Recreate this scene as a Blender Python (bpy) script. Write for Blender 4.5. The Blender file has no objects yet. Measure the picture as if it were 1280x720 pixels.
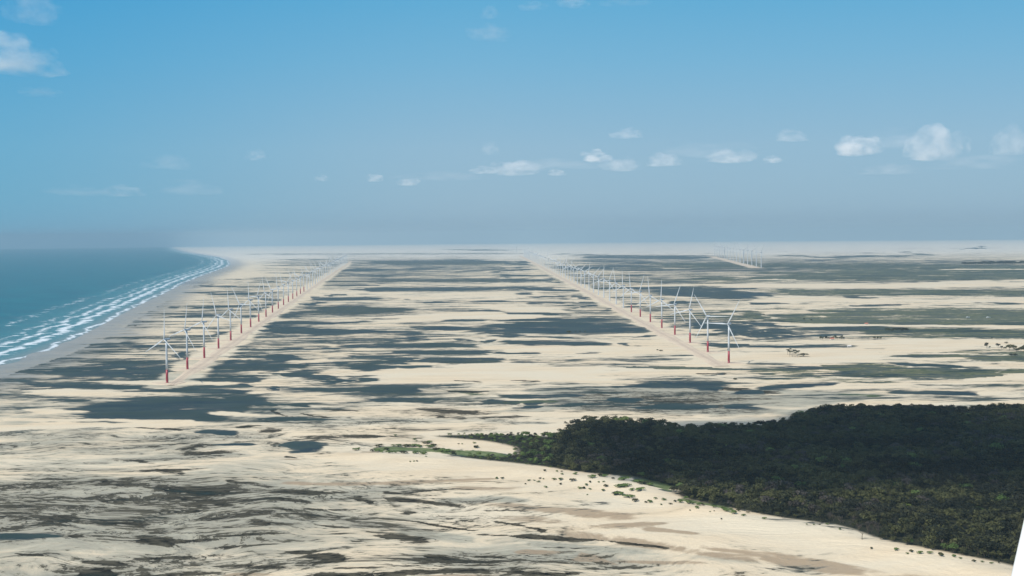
import bpy, math, random
import numpy as np
from mathutils import Matrix, Vector

random.seed(7)
rng = np.random.default_rng(7)
sc = bpy.context.scene
col = sc.collection
R = math.radians

# ------------------------------------------------------------------ camera
F = 1500.0            # focal length in photo pixels (frame 1280 wide)
H = 270.0             # height above the flats
REARTH = 7.4e6        # earth radius with refraction
pitch = math.atan((360 - 291.7) / F)
phi = 0.0088
fw = np.array([0, math.cos(pitch), -math.sin(pitch)])
u0 = np.array([0, math.sin(pitch), math.cos(pitch)])
r0 = np.array([1.0, 0, 0])
up = math.cos(phi) * u0 + math.sin(phi) * r0
rt = math.cos(phi) * r0 - math.sin(phi) * u0
cam_d = bpy.data.cameras.new('camera')
cam_d.sensor_width = 36.0
cam_d.lens = F / 1280 * 36.0
cam_d.clip_start = 0.1
cam_d.clip_end = 200000
cam = bpy.data.objects.new('camera', cam_d)
col.objects.link(cam)
cam.matrix_world = Matrix(((rt[0], up[0], -fw[0], 0), (rt[1], up[1], -fw[1], 0), (rt[2], up[2], -fw[2], H), (0, 0, 0, 1)))
sc.camera = cam

# ------------------------------------------------------------------ light
SUN_EL, SUN_AZ = R(50), math.atan2(-0.80, -0.60)     # azimuth measured from +Y towards +X
sdir = Vector((math.cos(SUN_EL) * math.sin(SUN_AZ), math.cos(SUN_EL) * math.cos(SUN_AZ), math.sin(SUN_EL)))
sun_d = bpy.data.lights.new('sun', 'SUN')
sun_d.energy = 4.4
sun_d.angle = R(0.5)
sun_d.color = (1.0, 0.95, 0.87)
sun = bpy.data.objects.new('sun', sun_d)
sun.rotation_euler = sdir.to_track_quat('Z', 'Y').to_euler()
sun.location = (0, 0, 2000)
col.objects.link(sun)

w = bpy.data.worlds.new('World')
sc.world = w
w.use_nodes = True
wn = w.node_tree
bg = wn.nodes['Background']
sky = wn.nodes.new('ShaderNodeTexSky')
sky.sky_type = 'NISHITA'
sky.sun_disc = False
sky.sun_elevation = SUN_EL
sky.sun_rotation = SUN_AZ
sky.altitude = 0
sky.air_density = 1.1
sky.dust_density = 0.6
sky.ozone_density = 2.2
# humid trade-wind air: the sky over the sea pales to grey-blue at the horizon instead of yellow
tcw = wn.nodes.new('ShaderNodeTexCoord'); sxw = wn.nodes.new('ShaderNodeSeparateXYZ'); wn.links.new(tcw.outputs['Generated'], sxw.inputs[0])
rw = wn.nodes.new('ShaderNodeValToRGB'); wn.links.new(sxw.outputs['Z'], rw.inputs[0])
el = rw.color_ramp.elements
el[0].position = 0.0; el[0].color = (2.55, 3.9, 5.1, 1)
el[1].position = 1.0; el[1].color = (0.55, 1.5, 3.2, 1)
for p_, c_ in ((.03, (2.5, 4.05, 5.3)), (.07, (2.4, 4.1, 5.5)), (.14, (1.45, 3.75, 5.65)), (.21, (0.70, 3.3, 5.6)), (.40, (0.7, 2.3, 4.6))):
    e_ = el.new(p_); e_.color = (*c_, 1)
mxw = wn.nodes.new('ShaderNodeMix'); mxw.data_type = 'RGBA'; mxw.inputs[0].default_value = .94
wn.links.new(sky.outputs[0], mxw.inputs[6]); wn.links.new(rw.outputs[0], mxw.inputs[7])
# the air over the open sea (left) is clearer and bluer than over the hot sand
mrw = wn.nodes.new('ShaderNodeMapRange'); mrw.interpolation_type = 'SMOOTHSTEP'; mrw.inputs[1].default_value = -.50; mrw.inputs[2].default_value = .0
wn.links.new(sxw.outputs['X'], mrw.inputs[0])
mcw = wn.nodes.new('ShaderNodeMix'); mcw.data_type = 'RGBA'; mcw.inputs[6].default_value = (.42, .82, .95, 1); mcw.inputs[7].default_value = (1, 1, 1, 1)
wn.links.new(mrw.outputs[0], mcw.inputs[0])
mmw = wn.nodes.new('ShaderNodeMix'); mmw.data_type = 'RGBA'; mmw.blend_type = 'MULTIPLY'; mmw.inputs[0].default_value = 1
wn.links.new(mxw.outputs[2], mmw.inputs[6]); wn.links.new(mcw.outputs[2], mmw.inputs[7]); wn.links.new(mmw.outputs[2], bg.inputs[0])
bg.inputs[1].default_value = 0.10
sc.view_settings.view_transform = 'Standard'
sc.view_settings.look = 'None'
sc.view_settings.exposure = 0.25
sc.view_settings.gamma = 1.0
sc.cycles.max_bounces = 6
sc.cycles.volume_bounces = 2
sc.cycles.transparent_max_bounces = 8

# ------------------------------------------------------------------ projection helpers
def ray(px, py):
    px = np.asarray(px, float); py = np.asarray(py, float)
    a = (px - 640) / F; b = (360 - py) / F
    return fw[None] + a.reshape(-1, 1) * rt[None] + b.reshape(-1, 1) * up[None]

def ground_pt(px, py):
    """where the sight line through a photo pixel meets the (curved) flats"""
    d = ray(px, py)
    h2 = d[:, 0] ** 2 + d[:, 1] ** 2
    A = h2 / (2 * REARTH); B = d[:, 2]; Cc = H
    disc = np.maximum(B * B - 4 * A * Cc, 0)
    s = (-B - np.sqrt(disc)) / (2 * A)
    return np.stack([s * d[:, 0], s * d[:, 1]], 1)

def gp(px, py):
    p = ground_pt([px], [py])[0]
    return float(p[0]), float(p[1])

def to_px(x, y, z):
    v = np.stack([x, y, z - H], -1)
    de = v @ fw
    de = np.where(np.abs(de) < 1e-6, 1e-6, de)
    return 640 + F * (v @ rt) / de, 360 - F * (v @ up) / de, de

def sstep(a, b, x):
    t = np.clip((x - a) / (b - a), 0, 1)
    return t * t * (3 - 2 * t)

# ------------------------------------------------------------------ tagging
ONES = ['', 'first', 'second', 'third', 'fourth', 'fifth', 'sixth', 'seventh', 'eighth', 'ninth', 'tenth', 'eleventh', 'twelfth', 'thirteenth',
        'fourteenth', 'fifteenth', 'sixteenth', 'seventeenth', 'eighteenth', 'nineteenth']
TENS = {2: ('twenty', 'twentieth'), 3: ('thirty', 'thirtieth'), 4: ('forty', 'fortieth'), 5: ('fifty', 'fiftieth'), 6: ('sixty', 'sixtieth'), 7: ('seventy', 'seventieth')}
def ordinal(n):
    if n < 20: return ONES[n]
    t, o = divmod(n, 10)
    return TENS[t][1] if o == 0 else TENS[t][0] + '-' + ONES[o]

def tag(o, label=None, cat=None, group=None, kind=None):
    if label: o['label'] = label
    if cat: o['category'] = cat
    if group: o['group'] = group
    if kind: o['kind'] = kind
    return o

def empty(name, loc, rz=0):
    o = bpy.data.objects.new(name, None)
    o.empty_display_size = 2
    o.location = loc
    o.rotation_euler = (0, 0, rz)
    col.objects.link(o)
    return o

def link(name, me, parent=None, mats=()):
    o = bpy.data.objects.new(name, me)
    for m in mats:
        if m.name not in [x.name for x in me.materials if x]: me.materials.append(m)
    col.objects.link(o)
    if parent: o.parent = parent
    return o

def mesh_np(name, verts, faces, smooth=False):
    """verts (n,3); faces (m,k) all the same k"""
    me = bpy.data.meshes.new(name)
    verts = np.ascontiguousarray(verts, np.float32); faces = np.ascontiguousarray(faces, np.int32)
    n, m, k = len(verts), len(faces), faces.shape[1]
    me.vertices.add(n); me.vertices.foreach_set('co', verts.ravel())
    me.loops.add(m * k); me.loops.foreach_set('vertex_index', faces.ravel())
    me.polygons.add(m)
    me.polygons.foreach_set('loop_start', np.arange(0, m * k, k, dtype=np.int32))
    me.polygons.foreach_set('loop_total', np.full(m, k, np.int32))
    me.polygons.foreach_set('use_smooth', np.full(m, smooth))
    me.update(calc_edges=True)
    return me

def fattr(me, name, vals):
    a = me.attributes.new(name, 'FLOAT', 'POINT')
    a.data.foreach_set('value', np.ascontiguousarray(vals, np.float32))

# ------------------------------------------------------------------ node helpers
class NT:
    def __init__(s, name):
        s.m = bpy.data.materials.new(name); s.m.use_nodes = True
        s.t = s.m.node_tree; s.n = s.t.nodes; s.l = s.t.links
        s.b = s.n['Principled BSDF']
    def _set(s, sock, v):
        if isinstance(v, bpy.types.NodeSocket): s.l.new(v, sock)
        elif v is not None: sock.default_value = v
    def attr(s, name):
        a = s.n.new('ShaderNodeAttribute'); a.attribute_name = name; return a.outputs['Fac']
    def attrc(s, name):
        a = s.n.new('ShaderNodeAttribute'); a.attribute_name = name; return a.outputs['Color']
    def pos(s, scale=(1, 1, 1), loc=(0, 0, 0), obj=False):
        if obj: g = s.n.new('ShaderNodeTexCoord').outputs['Object']
        else: g = s.n.new('ShaderNodeNewGeometry').outputs['Position']
        m = s.n.new('ShaderNodeMapping'); s.l.new(g, m.inputs[0])
        m.inputs['Scale'].default_value = scale; m.inputs['Location'].default_value = loc
        return m.outputs[0]
    def noise(s, vec, scale, detail=4, rough=.55, dist=0):
        t = s.n.new('ShaderNodeTexNoise'); s.l.new(vec, t.inputs['Vector'])
        t.inputs['Scale'].default_value = scale; t.inputs['Detail'].default_value = detail
        t.inputs['Roughness'].default_value = rough; t.inputs['Distortion'].default_value = dist
        return t.outputs['Fac']
    def math(s, op, a, b=None, c=None, clamp=False):
        t = s.n.new('ShaderNodeMath'); t.operation = op; t.use_clamp = clamp
        s._set(t.inputs[0], a)
        if b is not None: s._set(t.inputs[1], b)
        if c is not None: s._set(t.inputs[2], c)
        return t.outputs[0]
    def mapr(s, v, a, b, c=0, d=1, smooth=True):
        t = s.n.new('ShaderNodeMapRange')
        if smooth: t.interpolation_type = 'SMOOTHSTEP'
        s._set(t.inputs[0], v)
        for i, q in enumerate((a, b, c, d)): s._set(t.inputs[i + 1], q)
        return t.outputs[0]
    def mix(s, f, a, b):
        t = s.n.new('ShaderNodeMix'); t.data_type = 'RGBA'
        s._set(t.inputs[0], f)
        for i, q in ((6, a), (7, b)):
            if isinstance(q, tuple): q = (*q[:3], 1)
            s._set(t.inputs[i], q)
        return t.outputs[2]
    def mixf(s, f, a, b):
        t = s.n.new('ShaderNodeMix'); s._set(t.inputs[0], f); s._set(t.inputs[2], a); s._set(t.inputs[3], b); return t.outputs[0]
    def bump(s, h, strength, dist):
        t = s.n.new('ShaderNodeBump'); s.l.new(h, t.inputs['Height'])
        t.inputs['Strength'].default_value = strength; t.inputs['Distance'].default_value = dist
        s.l.new(t.outputs[0], s.b.inputs['Normal']); return t
    def set(s, k, v): s._set(s.b.inputs[k], (*v, 1) if isinstance(v, tuple) and len(v) == 3 else v); return s

def plain(name, c, rough=.5, var=.12, scale=.5, metal=0, obj=True):
    t = NT(name)
    n = t.noise(t.pos(obj=obj), scale, 4)
    t.set('Base Color', t.mix(t.mapr(n, .3, .7), tuple(x * (1 - var) for x in c), tuple(min(1, x * (1 + var)) for x in c)))
    t.set('Roughness', rough); t.set('Metallic', metal)
    return t.m

# ------------------------------------------------------------------ shoreline
SHORE_PX = [(-900, 700), (-300, 545), (-100, 486), (0, 455), (30, 446), (60, 435), (90, 423), (120, 408), (150, 392), (172, 381), (200, 368), (230, 353),
            (255, 343), (275, 336.5), (287, 331), (285, 325.5), (273, 321.5), (255, 318.5), (240, 316.5), (228, 314), (220, 311.5), (215, 310), (213, 309)]
SH = ground_pt([p[0] for p in SHORE_PX], [p[1] for p in SHORE_PX])
SH = np.vstack([[[SH[0][0] - 4000, SH[0][1] - 6000]], SH, [[SH[-1][0] - 3000, SH[-1][1] + 26000]]])

def shore_dist(x, y):
    """signed distance to the waterline, positive on the sea side (left of the line)"""
    best = np.full(x.shape, 1e9); sg = np.ones(x.shape)
    for (ax, ay), (bx, by) in zip(SH[:-1], SH[1:]):
        dx, dy = bx - ax, by - ay
        t = np.clip(((x - ax) * dx + (y - ay) * dy) / (dx * dx + dy * dy), 0, 1)
        ex, ey = x - (ax + t * dx), y - (ay + t * dy)
        d = np.hypot(ex, ey)
        cr = dx * ey - dy * ex
        m = d < best - 1e-6
        best = np.where(m, d, best); sg = np.where(m, np.sign(cr), sg)
    return best * sg

# ------------------------------------------------------------------ marks on the flats: where pools, marsh, mats, wet sand and painted cloud shadow lie
W_ = 'w'; G_ = 'g'; M_ = 'm'; D_ = 'd'; T_ = 't'; S_ = 's'
ST = []
def S(kind, txt):
    for q in txt.split(';'):
        q = q.strip()
        if not q: continue
        v = [float(a) for a in q.split(',')]
        if len(v) == 5: v.append(1.0)
        ST.append((kind, *v))
S(W_, '''140,386,165,384,1.3;180,386,285,381,1.4;225,395,300,394,1.5;250,367,320,367,1.5;275,374,320,374,1.2;160,417,185,417,1;265,388,300,386,1.2
;310,357,345,358,1;320,341,360,342,1,.8;330,348,352,349,1,.8;300,352,330,352,.8,.8;320,318,640,317,.7,.55;560,312,640,313,.6,.6;350,325,400,324,.8,.6
;440,329,640,328,2.6,.95;440,338,530,337,1.5;530,340,640,338,1,.8;430,345,530,344,1,.9;450,352,640,350,1.5,.9;410,357,480,357,1;460,363,640,361,1.4;590,367,640,367,.8
;390,371,415,370,1;395,373,540,374,1.7;555,374.5,565,374.5,.8;570,379,700,379,.7,.9;375,379,410,383,3;360,388,520,387,3.4;350,393,400,394,2.5;470,397,500,398,.9
;550,389,640,388,.6,.8;345,403,490,402,1.2;560,402,640,401,1.2;330,407,420,410,2.6;400,410,450,416,1.6;320,415,560,419,2.2;540,410,640,412,2.3
;640,329,668,329,2.3;640,336,680,338,2.2;640,346,690,344,1.2;680,350,710,353,2.2;640,351,690,350,1.1;640,362,720,363,2;640,371,700,372,1.9;700,370,740,377,1.2
;640,380,680,379,.8;710,378,745,380,.9;735,382,757,386,1.6;665,393,690,393,.8;640,400,780,400,1.6;640,404,730,407,1.2;650,408,795,409,3.4
;700,317,760,320,.9,.8;740,321,900,322,1.5;740,327,820,328,1.6;770,339,960,337,1.4;780,352,850,352,1.1;810,361,960,363,2.2;800,368,960,367,4;860,372,960,372,2.4
;800,385,840,388,2.4;820,378,870,379,1.5;840,410,880,409,5.5;880,404,960,405,2.8;880,414,930,416,3;720,333,780,336,2;730,344,800,345,1;760,379,800,380,1
;960,320,1005,320.5,.8,.9;1040,322,1110,320,1,.9;1130,318,1160,318,.9,.9;1220,311,1230,309,1,.9;1160,326,1260,325,.6,.8;990,326,1060,325,.6,.8;1100,315,1130,316,.6,.8
;1070,372,1110,372,1.2;960,380,1060,379,.8;1090,383,1130,382,.9;1200,379,1250,380,.9;970,400,1040,400,1.6;1230,403,1400,405,1.8;960,412,1080,412,2.2;960,421,1000,422,1.6;1240,418,1400,418,2.4
;1150,425,1200,425,.8;960,434,1080,436,1.7;1080,438,1110,438,.9;1120,457,1250,458,1.1;960,469,1080,473,1.8;960,484,1050,483,2.4;930,490,990,490,2;1160,490,1280,492,2;960,508,1012,509,2.4
;640,414,810,413,3;790,416,825,421,1.7;650,421,710,422,.9;650,428,680,427,1.2;690,429,790,431,2;810,431,840,432,1.5;640,441,700,443,.8;755,442,775,442,.6
;640,454,840,452,2.4;690,457,840,459,3;840,457,960,461,3.6;785,482,910,481,2.6;870,484,900,486,2;780,500,840,502,1.8;840,511,960,508,2.5,.9;640,498,760,495,1.5
;660,512,700,512,2.2;640,507,680,506,1.5;720,508,750,507,1.6;835,470,845,470,1;900,430,960,434,2;930,420,960,421,1.5
;430,413,480,417,2.2;500,424,550,424,1.1;410,432,480,434,2.2;350,435,400,435,.8;450,433,640,433,1.8;600,425,640,426,.8;450,441,640,441,1.5;340,454,390,455,1;300,457,355,460,2.4
;400,446,480,447,1.4;440,447,530,450,2;530,450,640,452,2.6;400,459,500,464,3;460,453,500,456,1.2;490,459,550,462,2;335,466,400,472,4;390,475,440,479,2.2;440,475,490,477,2
;320,485,340,486,2.2;395,487,415,488,.9;435,488,520,490,2.4;455,500,560,503,2;590,503,640,506,2.2;320,503,350,505,1.7;370,505,410,507,1.2;320,526,410,526,1.6
;110,428,190,433,2.8,.9;230,419,290,420,2.2;215,439,240,442,2.4;80,462,210,465,5.5;100,470,200,466,4.5;60,478,150,485,2.8;170,457,220,465,5.5;215,440,235,452,3
;262,455,320,445,5.5;250,480,300,478,4.2;265,447,330,465,6;60,484,300,492,2.6;60,510,320,508,7;80,520,290,515,5.5;260,505,330,500,4.5;0,488,30,488,1,.8
;230,541,290,543,1.8;250,558,318,557,1.2;328,569,392,562,4.4;345,561,385,560,3.5;0,670,110,669,2.6,.8;200,449,230,455,2.5;40,455,110,452,1.6,.7''')
S(G_, '''780,332,960,333,3.4;850,349,960,350,3.2;830,395,960,398,2.4,.8;920,393,960,394,3.5;940,332,1400,335,2.8;960,341,1400,341,3.6;960,348,1400,347,3.4;960,366,1400,366,3
;1040,392,1400,392,4;960,400,1400,402,4;1010,417,1400,420,5;1110,447,1400,450,1.3;1190,440,1400,446,2.6,.65;940,462,1140,463,4.6;960,466,1280,468,4.6;1260,465,1400,462,2
;960,475,1120,479,2,.6;1060,489,1130,493,1.2,.7;640,456,690,456,1.5,.8;760,461,870,465,2;860,465,970,469,2.2;900,477,1000,472,1.4,.7;560,452,640,454,2.2,.75;700,348,790,352,2,.8
;440,328,660,331,2,.7;360,389,520,388,3,.75;450,352,640,350,1.2,.7;425,513,480,519,2,.6;550,489,640,494,1.4,.6;600,505,720,502,1.6,.65;280,536,320,536,1.2,.6
;463,566,600,574,1.6,1.1;560,571,640,576,2.5,1.1;760,601,800,600,2.2,1;840,628,960,650,2.6,1;700,594,780,597,1.6,.9;780,608,850,618,4,1.0;690,372,760,380,1.5,.5;960,392,1050,394,3,.7;1120,412,1160,413,1.5;960,385,1040,387,1.4,.6''')
S(M_, '''140,535,200,539,.9;280,537,320,536,1;165,572,260,568,2,.95;100,576,150,582,1.5,.7;130,593,200,590,1.5;150,595,170,597,1.4,1.1;50,605,80,610,3,.75;180,614,230,613,1;260,604,320,612,2.2,.85
;185,625,240,635,1.3;200,642,230,640,1;230,634,280,636,1.3;130,652,220,656,1.2;60,645,95,651,1.6,.85;120,667,150,668,1.3;0,683,20,683,3,.8;0,692,40,708,1.6,.8;100,688,130,690,1.6,.8
;220,670,290,677,3.2,1.1;270,675,330,673,1.6,1;155,700,210,703,3,1.1;165,712,205,717,4,1.1;220,696,330,692,2,.85;230,716,330,712,2,1;320,541,360,541,1.6;360,548,470,551,1.8,.9
;320,618,430,618,2.2,.95;470,619,500,620,1;320,624,400,630,2.2,.9;330,650,370,658,2.4,.85;400,657,445,663,1.3,1.1;425,669,450,669,.6;385,637,480,638,.8;450,622,490,632,1.6,1;500,625,600,637,1.6,1
;530,644,550,646,1.2,1.1;520,652,640,663,.7,1;500,670,580,677,2.8,1.1;590,690,620,694,1.4;400,690,500,696,1.8,.9;440,700,500,695,1.4;320,670,380,668,.8;320,706,420,705,1.6,.95;480,705,600,703,1.1
;420,717,660,710,3.2,1.1;320,690,340,694,2,.8;700,668,800,672,2.2,1.1;790,672,860,684,1.4,1.1;640,667,700,668,.7,1;640,653,740,663,.6,.9;640,693,700,695,.9;640,703,680,704,.9;665,712,770,715,1.2,1.1
;350,510,380,522,1.2,1;400,517,430,524,.8,1;550,512,640,520,2.2,.75;555,491,640,491,.8;880,485,960,487,1.6,.9;860,503,960,503,1.5,.7;425,512,460,514,1.2,.8;610,478,660,481,.8,.9;700,477,740,479,.9,.9
;545,520,600,530,1.2,.7;960,489,1020,489,1.2,.8;330,575,345,577,.6;600,527,680,524,1,.7;820,469,850,470,.8;250,660,320,664,1,.8;300,684,400,680,.9,.8;560,640,700,645,.5,.7;330,636,380,640,.8,.8''')
S(D_, '''0,615,320,612,9,.9;60,630,260,640,14,.9;0,650,180,655,10,.8;100,680,240,690,8,.6;320,635,420,640,7,.6;560,630,680,632,4,.7;0,545,150,560,10,.5;0,473,80,477,5,.8
;700,498,1010,506,14,1.3;900,500,1100,500,9,.7;960,488,1130,492,4,.7;520,663,640,676,6,.8;640,680,800,700,10,.6;340,640,340,690,5,.5;400,700,560,700,6,.5;640,696,720,716,8,.5
;200,560,330,568,6,.45;320,500,400,520,7,.45;640,515,760,512,6,.6;60,440,140,425,6,.6;0,520,80,530,5,.6;840,690,960,705,6,.5;430,525,640,530,4,.45;330,466,330,476,6,.5
;640,535,700,532,3,.5;1000,515,1280,508,3,.7;700,675,830,690,4,.8;240,700,320,690,8,.5;600,700,700,712,7,.5''')  # wet sand greys, with soft cloud shadows painted among them
S(T_, '''340,608,640,607,2.2,.9;440,573,470,573,1.4;690,642,810,650,3.5,1;780,658,860,655,3,.9;760,662,960,702,7,1;690,685,740,690,2.8,.9;760,690,800,705,3,.9;800,700,900,705,3,.9
;840,660,900,666,2.4,1;880,690,1000,696,5,.8;960,697,1130,722,8,1;900,680,990,695,5,1;320,716,400,716,2.5,1;560,615,680,622,4,.7;620,635,700,642,3,.6;420,723,660,718,2.5,1
;255,562,330,566,3,.4;330,572,400,574,1,.8;320,578,350,580,1,.7;1100,714,1180,727,4,.7;640,650,760,655,3,.6;560,600,640,612,2,.6;495,478,520,477,1,.6;566,474,580,475,1,.6''')
S(S_, '''0,492,160,488,2.6,.9;150,478,280,480,2,.8;20,512,90,514,1.6,.9;252,514,330,518,1.6;132,463,172,463,1.2,.8;985,339.5,1045,339,.5;975,350,1035,350.3,.7;1150,333,1185,333,1.1;1180,337,1400,336.3,1.7
;930,357,1400,357.5,2;1190,355,1400,353,2.3;960,376,1400,378,1.6,.6;950,406,1400,409,1.6;560,470,1080,446,8,.8;1210,472,1400,470,3;960,440,1280,432,4,.6;640,470,800,472,7,.9;480,470,640,474,8,.9
;640,436,860,437,3,.8;480,398,660,395,3.6,.7;640,387,740,389,3,.8;210,530,0,535,3,.6;1060,395,1080,395,.5;640,325,660,325,1,.8;430,579,840,600,8,.6;820,357,930,356,1,.7;960,371,1060,373,1,.6
;0,524,220,526,1.4,.8;520,548,640,566,6,.8;1000,429,1280,430,1.8,.8;200,398,330,398,1.5,.5''')

S(S_, '''600,588,720,606,9,1;720,606,860,642,13,1;860,645,1060,682,11,1;1060,684,1290,722,9,1;400,578,640,596,9,.8;640,538,700,538,3,.8''')
S(W_, '''60,395,620,395,22,.42;60,440,640,440,30,.46;330,340,660,340,20,.48;640,395,960,395,24,.42;700,345,1400,345,26,.48;0,490,640,495,28,.44;-100,470,340,480,34,.56;90,508,300,512,12,.8;70,460,330,462,14,.66;330,455,520,462,14,.5;700,330,1400,334,6,.6;850,410,1400,412,10,.5;640,470,1400,490,25,.3;230,372,440,340,12,.35
;960,418,1400,418,12,.3;640,505,1010,505,12,.48;330,420,640,420,30,.42;340,330,660,332,6,.5''')
S(G_, '''640,330,1400,395,60,.3;400,500,760,520,16,.3;960,440,1400,480,30,.3;960,340,1400,341,14,.5;960,398,1400,400,11,.5;960,465,1300,466,9,.45''')
S(M_, '''-100,560,620,545,24,.36;-200,640,700,650,50,.42;0,700,900,715,30,.42;400,520,700,520,18,.38;-200,628,420,642,30,.52;40,610,330,618,10,.6;700,502,1010,506,13,.6;250,535,500,560,20,.35''')
S(D_, '''-300,650,560,650,60,.7;-100,630,420,640,36,1;-100,560,400,560,26,.5;-300,500,500,520,26,.45;500,690,900,700,30,.5;-300,710,700,715,30,.5;-200,440,250,470,30,.5''')  # broad wet greys; the near ones also paint cloud shadow
def field(kind, px, py):
    out = np.zeros(px.shape)
    for k, x0, y0, x1, y1, hw, s in ST:
        if k != kind: continue
        hw = hw * {'w': 1.55, 'g': 1.6, 'm': 1.3}.get(k, 1.0) if s > .5 else hw
        m = (py > min(y0, y1) - 3 * hw) & (py < max(y0, y1) + 3 * hw)
        if not m.any(): continue
        X, Y = px[m], py[m]
        dx, dy = x1 - x0, y1 - y0
        L = math.hypot(dx, dy) + 1e-6
        ux, uy = dx / L, dy / L
        t = (X - x0) * ux + (Y - y0) * uy
        pr = (X - x0) * -uy + (Y - y0) * ux
        inset = min(L * .3, 6 * hw + 12)                      # tapered ends
        over = np.maximum(np.maximum(inset - t, t - (L - inset)), 0) / (inset * 1.35)
        q = np.sqrt((pr / (hw * 1.42)) ** 2 + over ** 2)
        v = s * np.clip(1 - q * q, 0, 1)
        out[m] = np.maximum(out[m], v)
    return out

# ------------------------------------------------------------------ wood outline (on the ground)
FOREST_PX = [(1500, 790), (1262, 712), (1232, 705), (1190, 697), (1152, 690), (1110, 682), (1085, 676), (1062, 667), (1038, 660), (1010, 656), (984, 653), (955, 648), (927, 642), (890, 634), (850, 626),
             (835, 618), (846, 613), (815, 604), (790, 598), (740, 594), (709, 591), (680, 586), (631, 580), (600, 577), (575, 574), (560, 571), (590, 569.5), (625, 570.5),
             (642, 567), (638, 560), (620, 555.5), (600, 552.5), (570, 550), (545, 548), (535, 545.5), (560, 544), (600, 543), (650, 543.5), (690, 546), (712, 540), (705, 532), (725, 527), (760, 524), (800, 530), (840, 533),
             (870, 536), (900, 534), (935, 533), (965, 531), (985, 526), (1000, 518), (1040, 512), (1100, 511), (1200, 512), (1280, 508), (1600, 503)]
FP = ground_pt([p[0] for p in FOREST_PX], [p[1] for p in FOREST_PX])

def in_poly(x, y, P):
    c = np.zeros(x.shape, bool)
    for (ax, ay), (bx, by) in zip(P, np.roll(P, -1, 0)):
        if ay == by: continue
        m = ((ay > y) != (by > y)) & (x < (bx - ax) * (y - ay) / (by - ay) + ax)
        c ^= m
    return c
def poly_dist(x, y, P):
    best = np.full(x.shape, 1e9)
    for (ax, ay), (bx, by) in zip(P, np.roll(P, -1, 0)):
        dx, dy = bx - ax, by - ay
        t = np.clip(((x - ax) * dx + (y - ay) * dy) / (dx * dx + dy * dy), 0, 1)
        best = np.minimum(best, np.hypot(x - ax - t * dx, y - ay - t * dy))
    return best

# the front dune ridge runs along the near edge of the wood
RIDGE = ground_pt([430, 500, 560, 631, 709, 790, 850, 927, 984, 1038, 1085, 1152, 1232, 1330], [572, 573, 580, 588, 597, 610, 636, 650, 660, 668, 684, 699, 716, 745])
def line_dist(x, y, P):
    best = np.full(x.shape, 1e9)
    for (ax, ay), (bx, by) in zip(P[:-1], P[1:]):
        dx, dy = bx - ax, by - ay
        t = np.clip(((x - ax) * dx + (y - ay) * dy) / (dx * dx + dy * dy), 0, 1)
        best = np.minimum(best, np.hypot(x - ax - t * dx, y - ay - t * dy))
    return best
def vnoise(x, y, s, seed=0):
    """smooth value noise"""
    x = x / s; y = y / s
    xi = np.floor(x).astype(np.int64); yi = np.floor(y).astype(np.int64)
    fx = x - xi; fy = y - yi
    fx = fx * fx * (3 - 2 * fx); fy = fy * fy * (3 - 2 * fy)
    def h(a, b):
        v = (a * 374761393 + b * 668265263 + seed * 144665) & 0xffffffff
        v = ((v ^ (v >> 13)) * 1274126177) & 0xffffffff
        return ((v ^ (v >> 16)) & 0xffff) / 65535.0
    return (h(xi, yi) * (1 - fx) + h(xi + 1, yi) * fx) * (1 - fy) + (h(xi, yi + 1) * (1 - fx) + h(xi + 1, yi + 1) * fx) * fy

DUNES_FAR = [(1195, 358, 1330, 356, 10), (1150, 334.5, 1190, 334.5, 6), (1200, 339, 1330, 338.5, 8)]
def gz(x, y):
    """height of the ground"""
    x = np.asarray(x, float); y = np.asarray(y, float)
    z = -(x * x + y * y) / (2 * REARTH)
    sd = shore_dist(x, y)
    z = z - 5 * sstep(-10, 260, sd) + 0.9 * sstep(10, 140, -sd)
    rd = line_dist(x, y, RIDGE)
    z = z + 3.2 * np.exp(-(rd / 26.0) ** 2) * (.6 + .8 * vnoise(x, y, 60, 3))
    r = np.hypot(x, y)
    z = z + (vnoise(x, y, 90, 5) - .5) * .9 * sstep(3500, 1000, r)
    far = sstep(19000, 26000, r) * sstep(1500, 6000, x + .0 * y)
    z = z + far * 26 * (vnoise(x, y, 900, 8) * .7 + .3 * vnoise(x, y, 300, 9))
    for x0, y0, x1, y1, hh in DUNES_FAR:
        a = gp(x0, y0); b = gp(x1, y1)
        dd = line_dist(x, y, np.array([a, b]))
        z = z + hh * np.exp(-(dd / (60 + hh * 9)) ** 2)
    return z

# ------------------------------------------------------------------ ground sheet
az = np.concatenate([np.arange(-180, -27, 3.0), np.arange(-27, 27.01, .075), np.arange(30, 180, 3.0)])
azr = np.radians(az)
tt = np.concatenate([np.arange(5.4, 8, .4), np.arange(8, 60, .65), np.arange(60, 470, .95), [520, 620, 800, 1100, 1800, 4000]])
rr = (F * H / tt)[::-1]
A_, R_ = np.meshgrid(azr, rr)
gx = R_ * np.sin(A_); gy = R_ * np.cos(A_)
nr, na = gx.shape
gzv = gz(gx.ravel(), gy.ravel())
V = np.stack([gx.ravel(), gy.ravel(), gzv], 1)
V = np.vstack([V, [[0, 0, float(gz(0, 0))]]])
i = np.arange(nr - 1)[:, None]; j = np.arange(na)[None]
j2 = (j + 1) % na
Q = np.stack(np.broadcast_arrays(i * na + j, i * na + j2, (i + 1) * na + j2, (i + 1) * na + j), -1).reshape(-1, 4)
Q = Q[:, ::-1]
gme = mesh_np('sand_flats', V, Q, True)
# hub of the disc
import bmesh
bm = bmesh.new(); bm.from_mesh(gme); bm.verts.ensure_lookup_table()
cv = bm.verts[len(V) - 1]
for k in range(na):
    f = bm.faces.new((cv, bm.verts[(k + 1) % na], bm.verts[k])); f.smooth = True
bm.to_mesh(gme); bm.free()
x, y = V[:, 0], V[:, 1]
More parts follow.
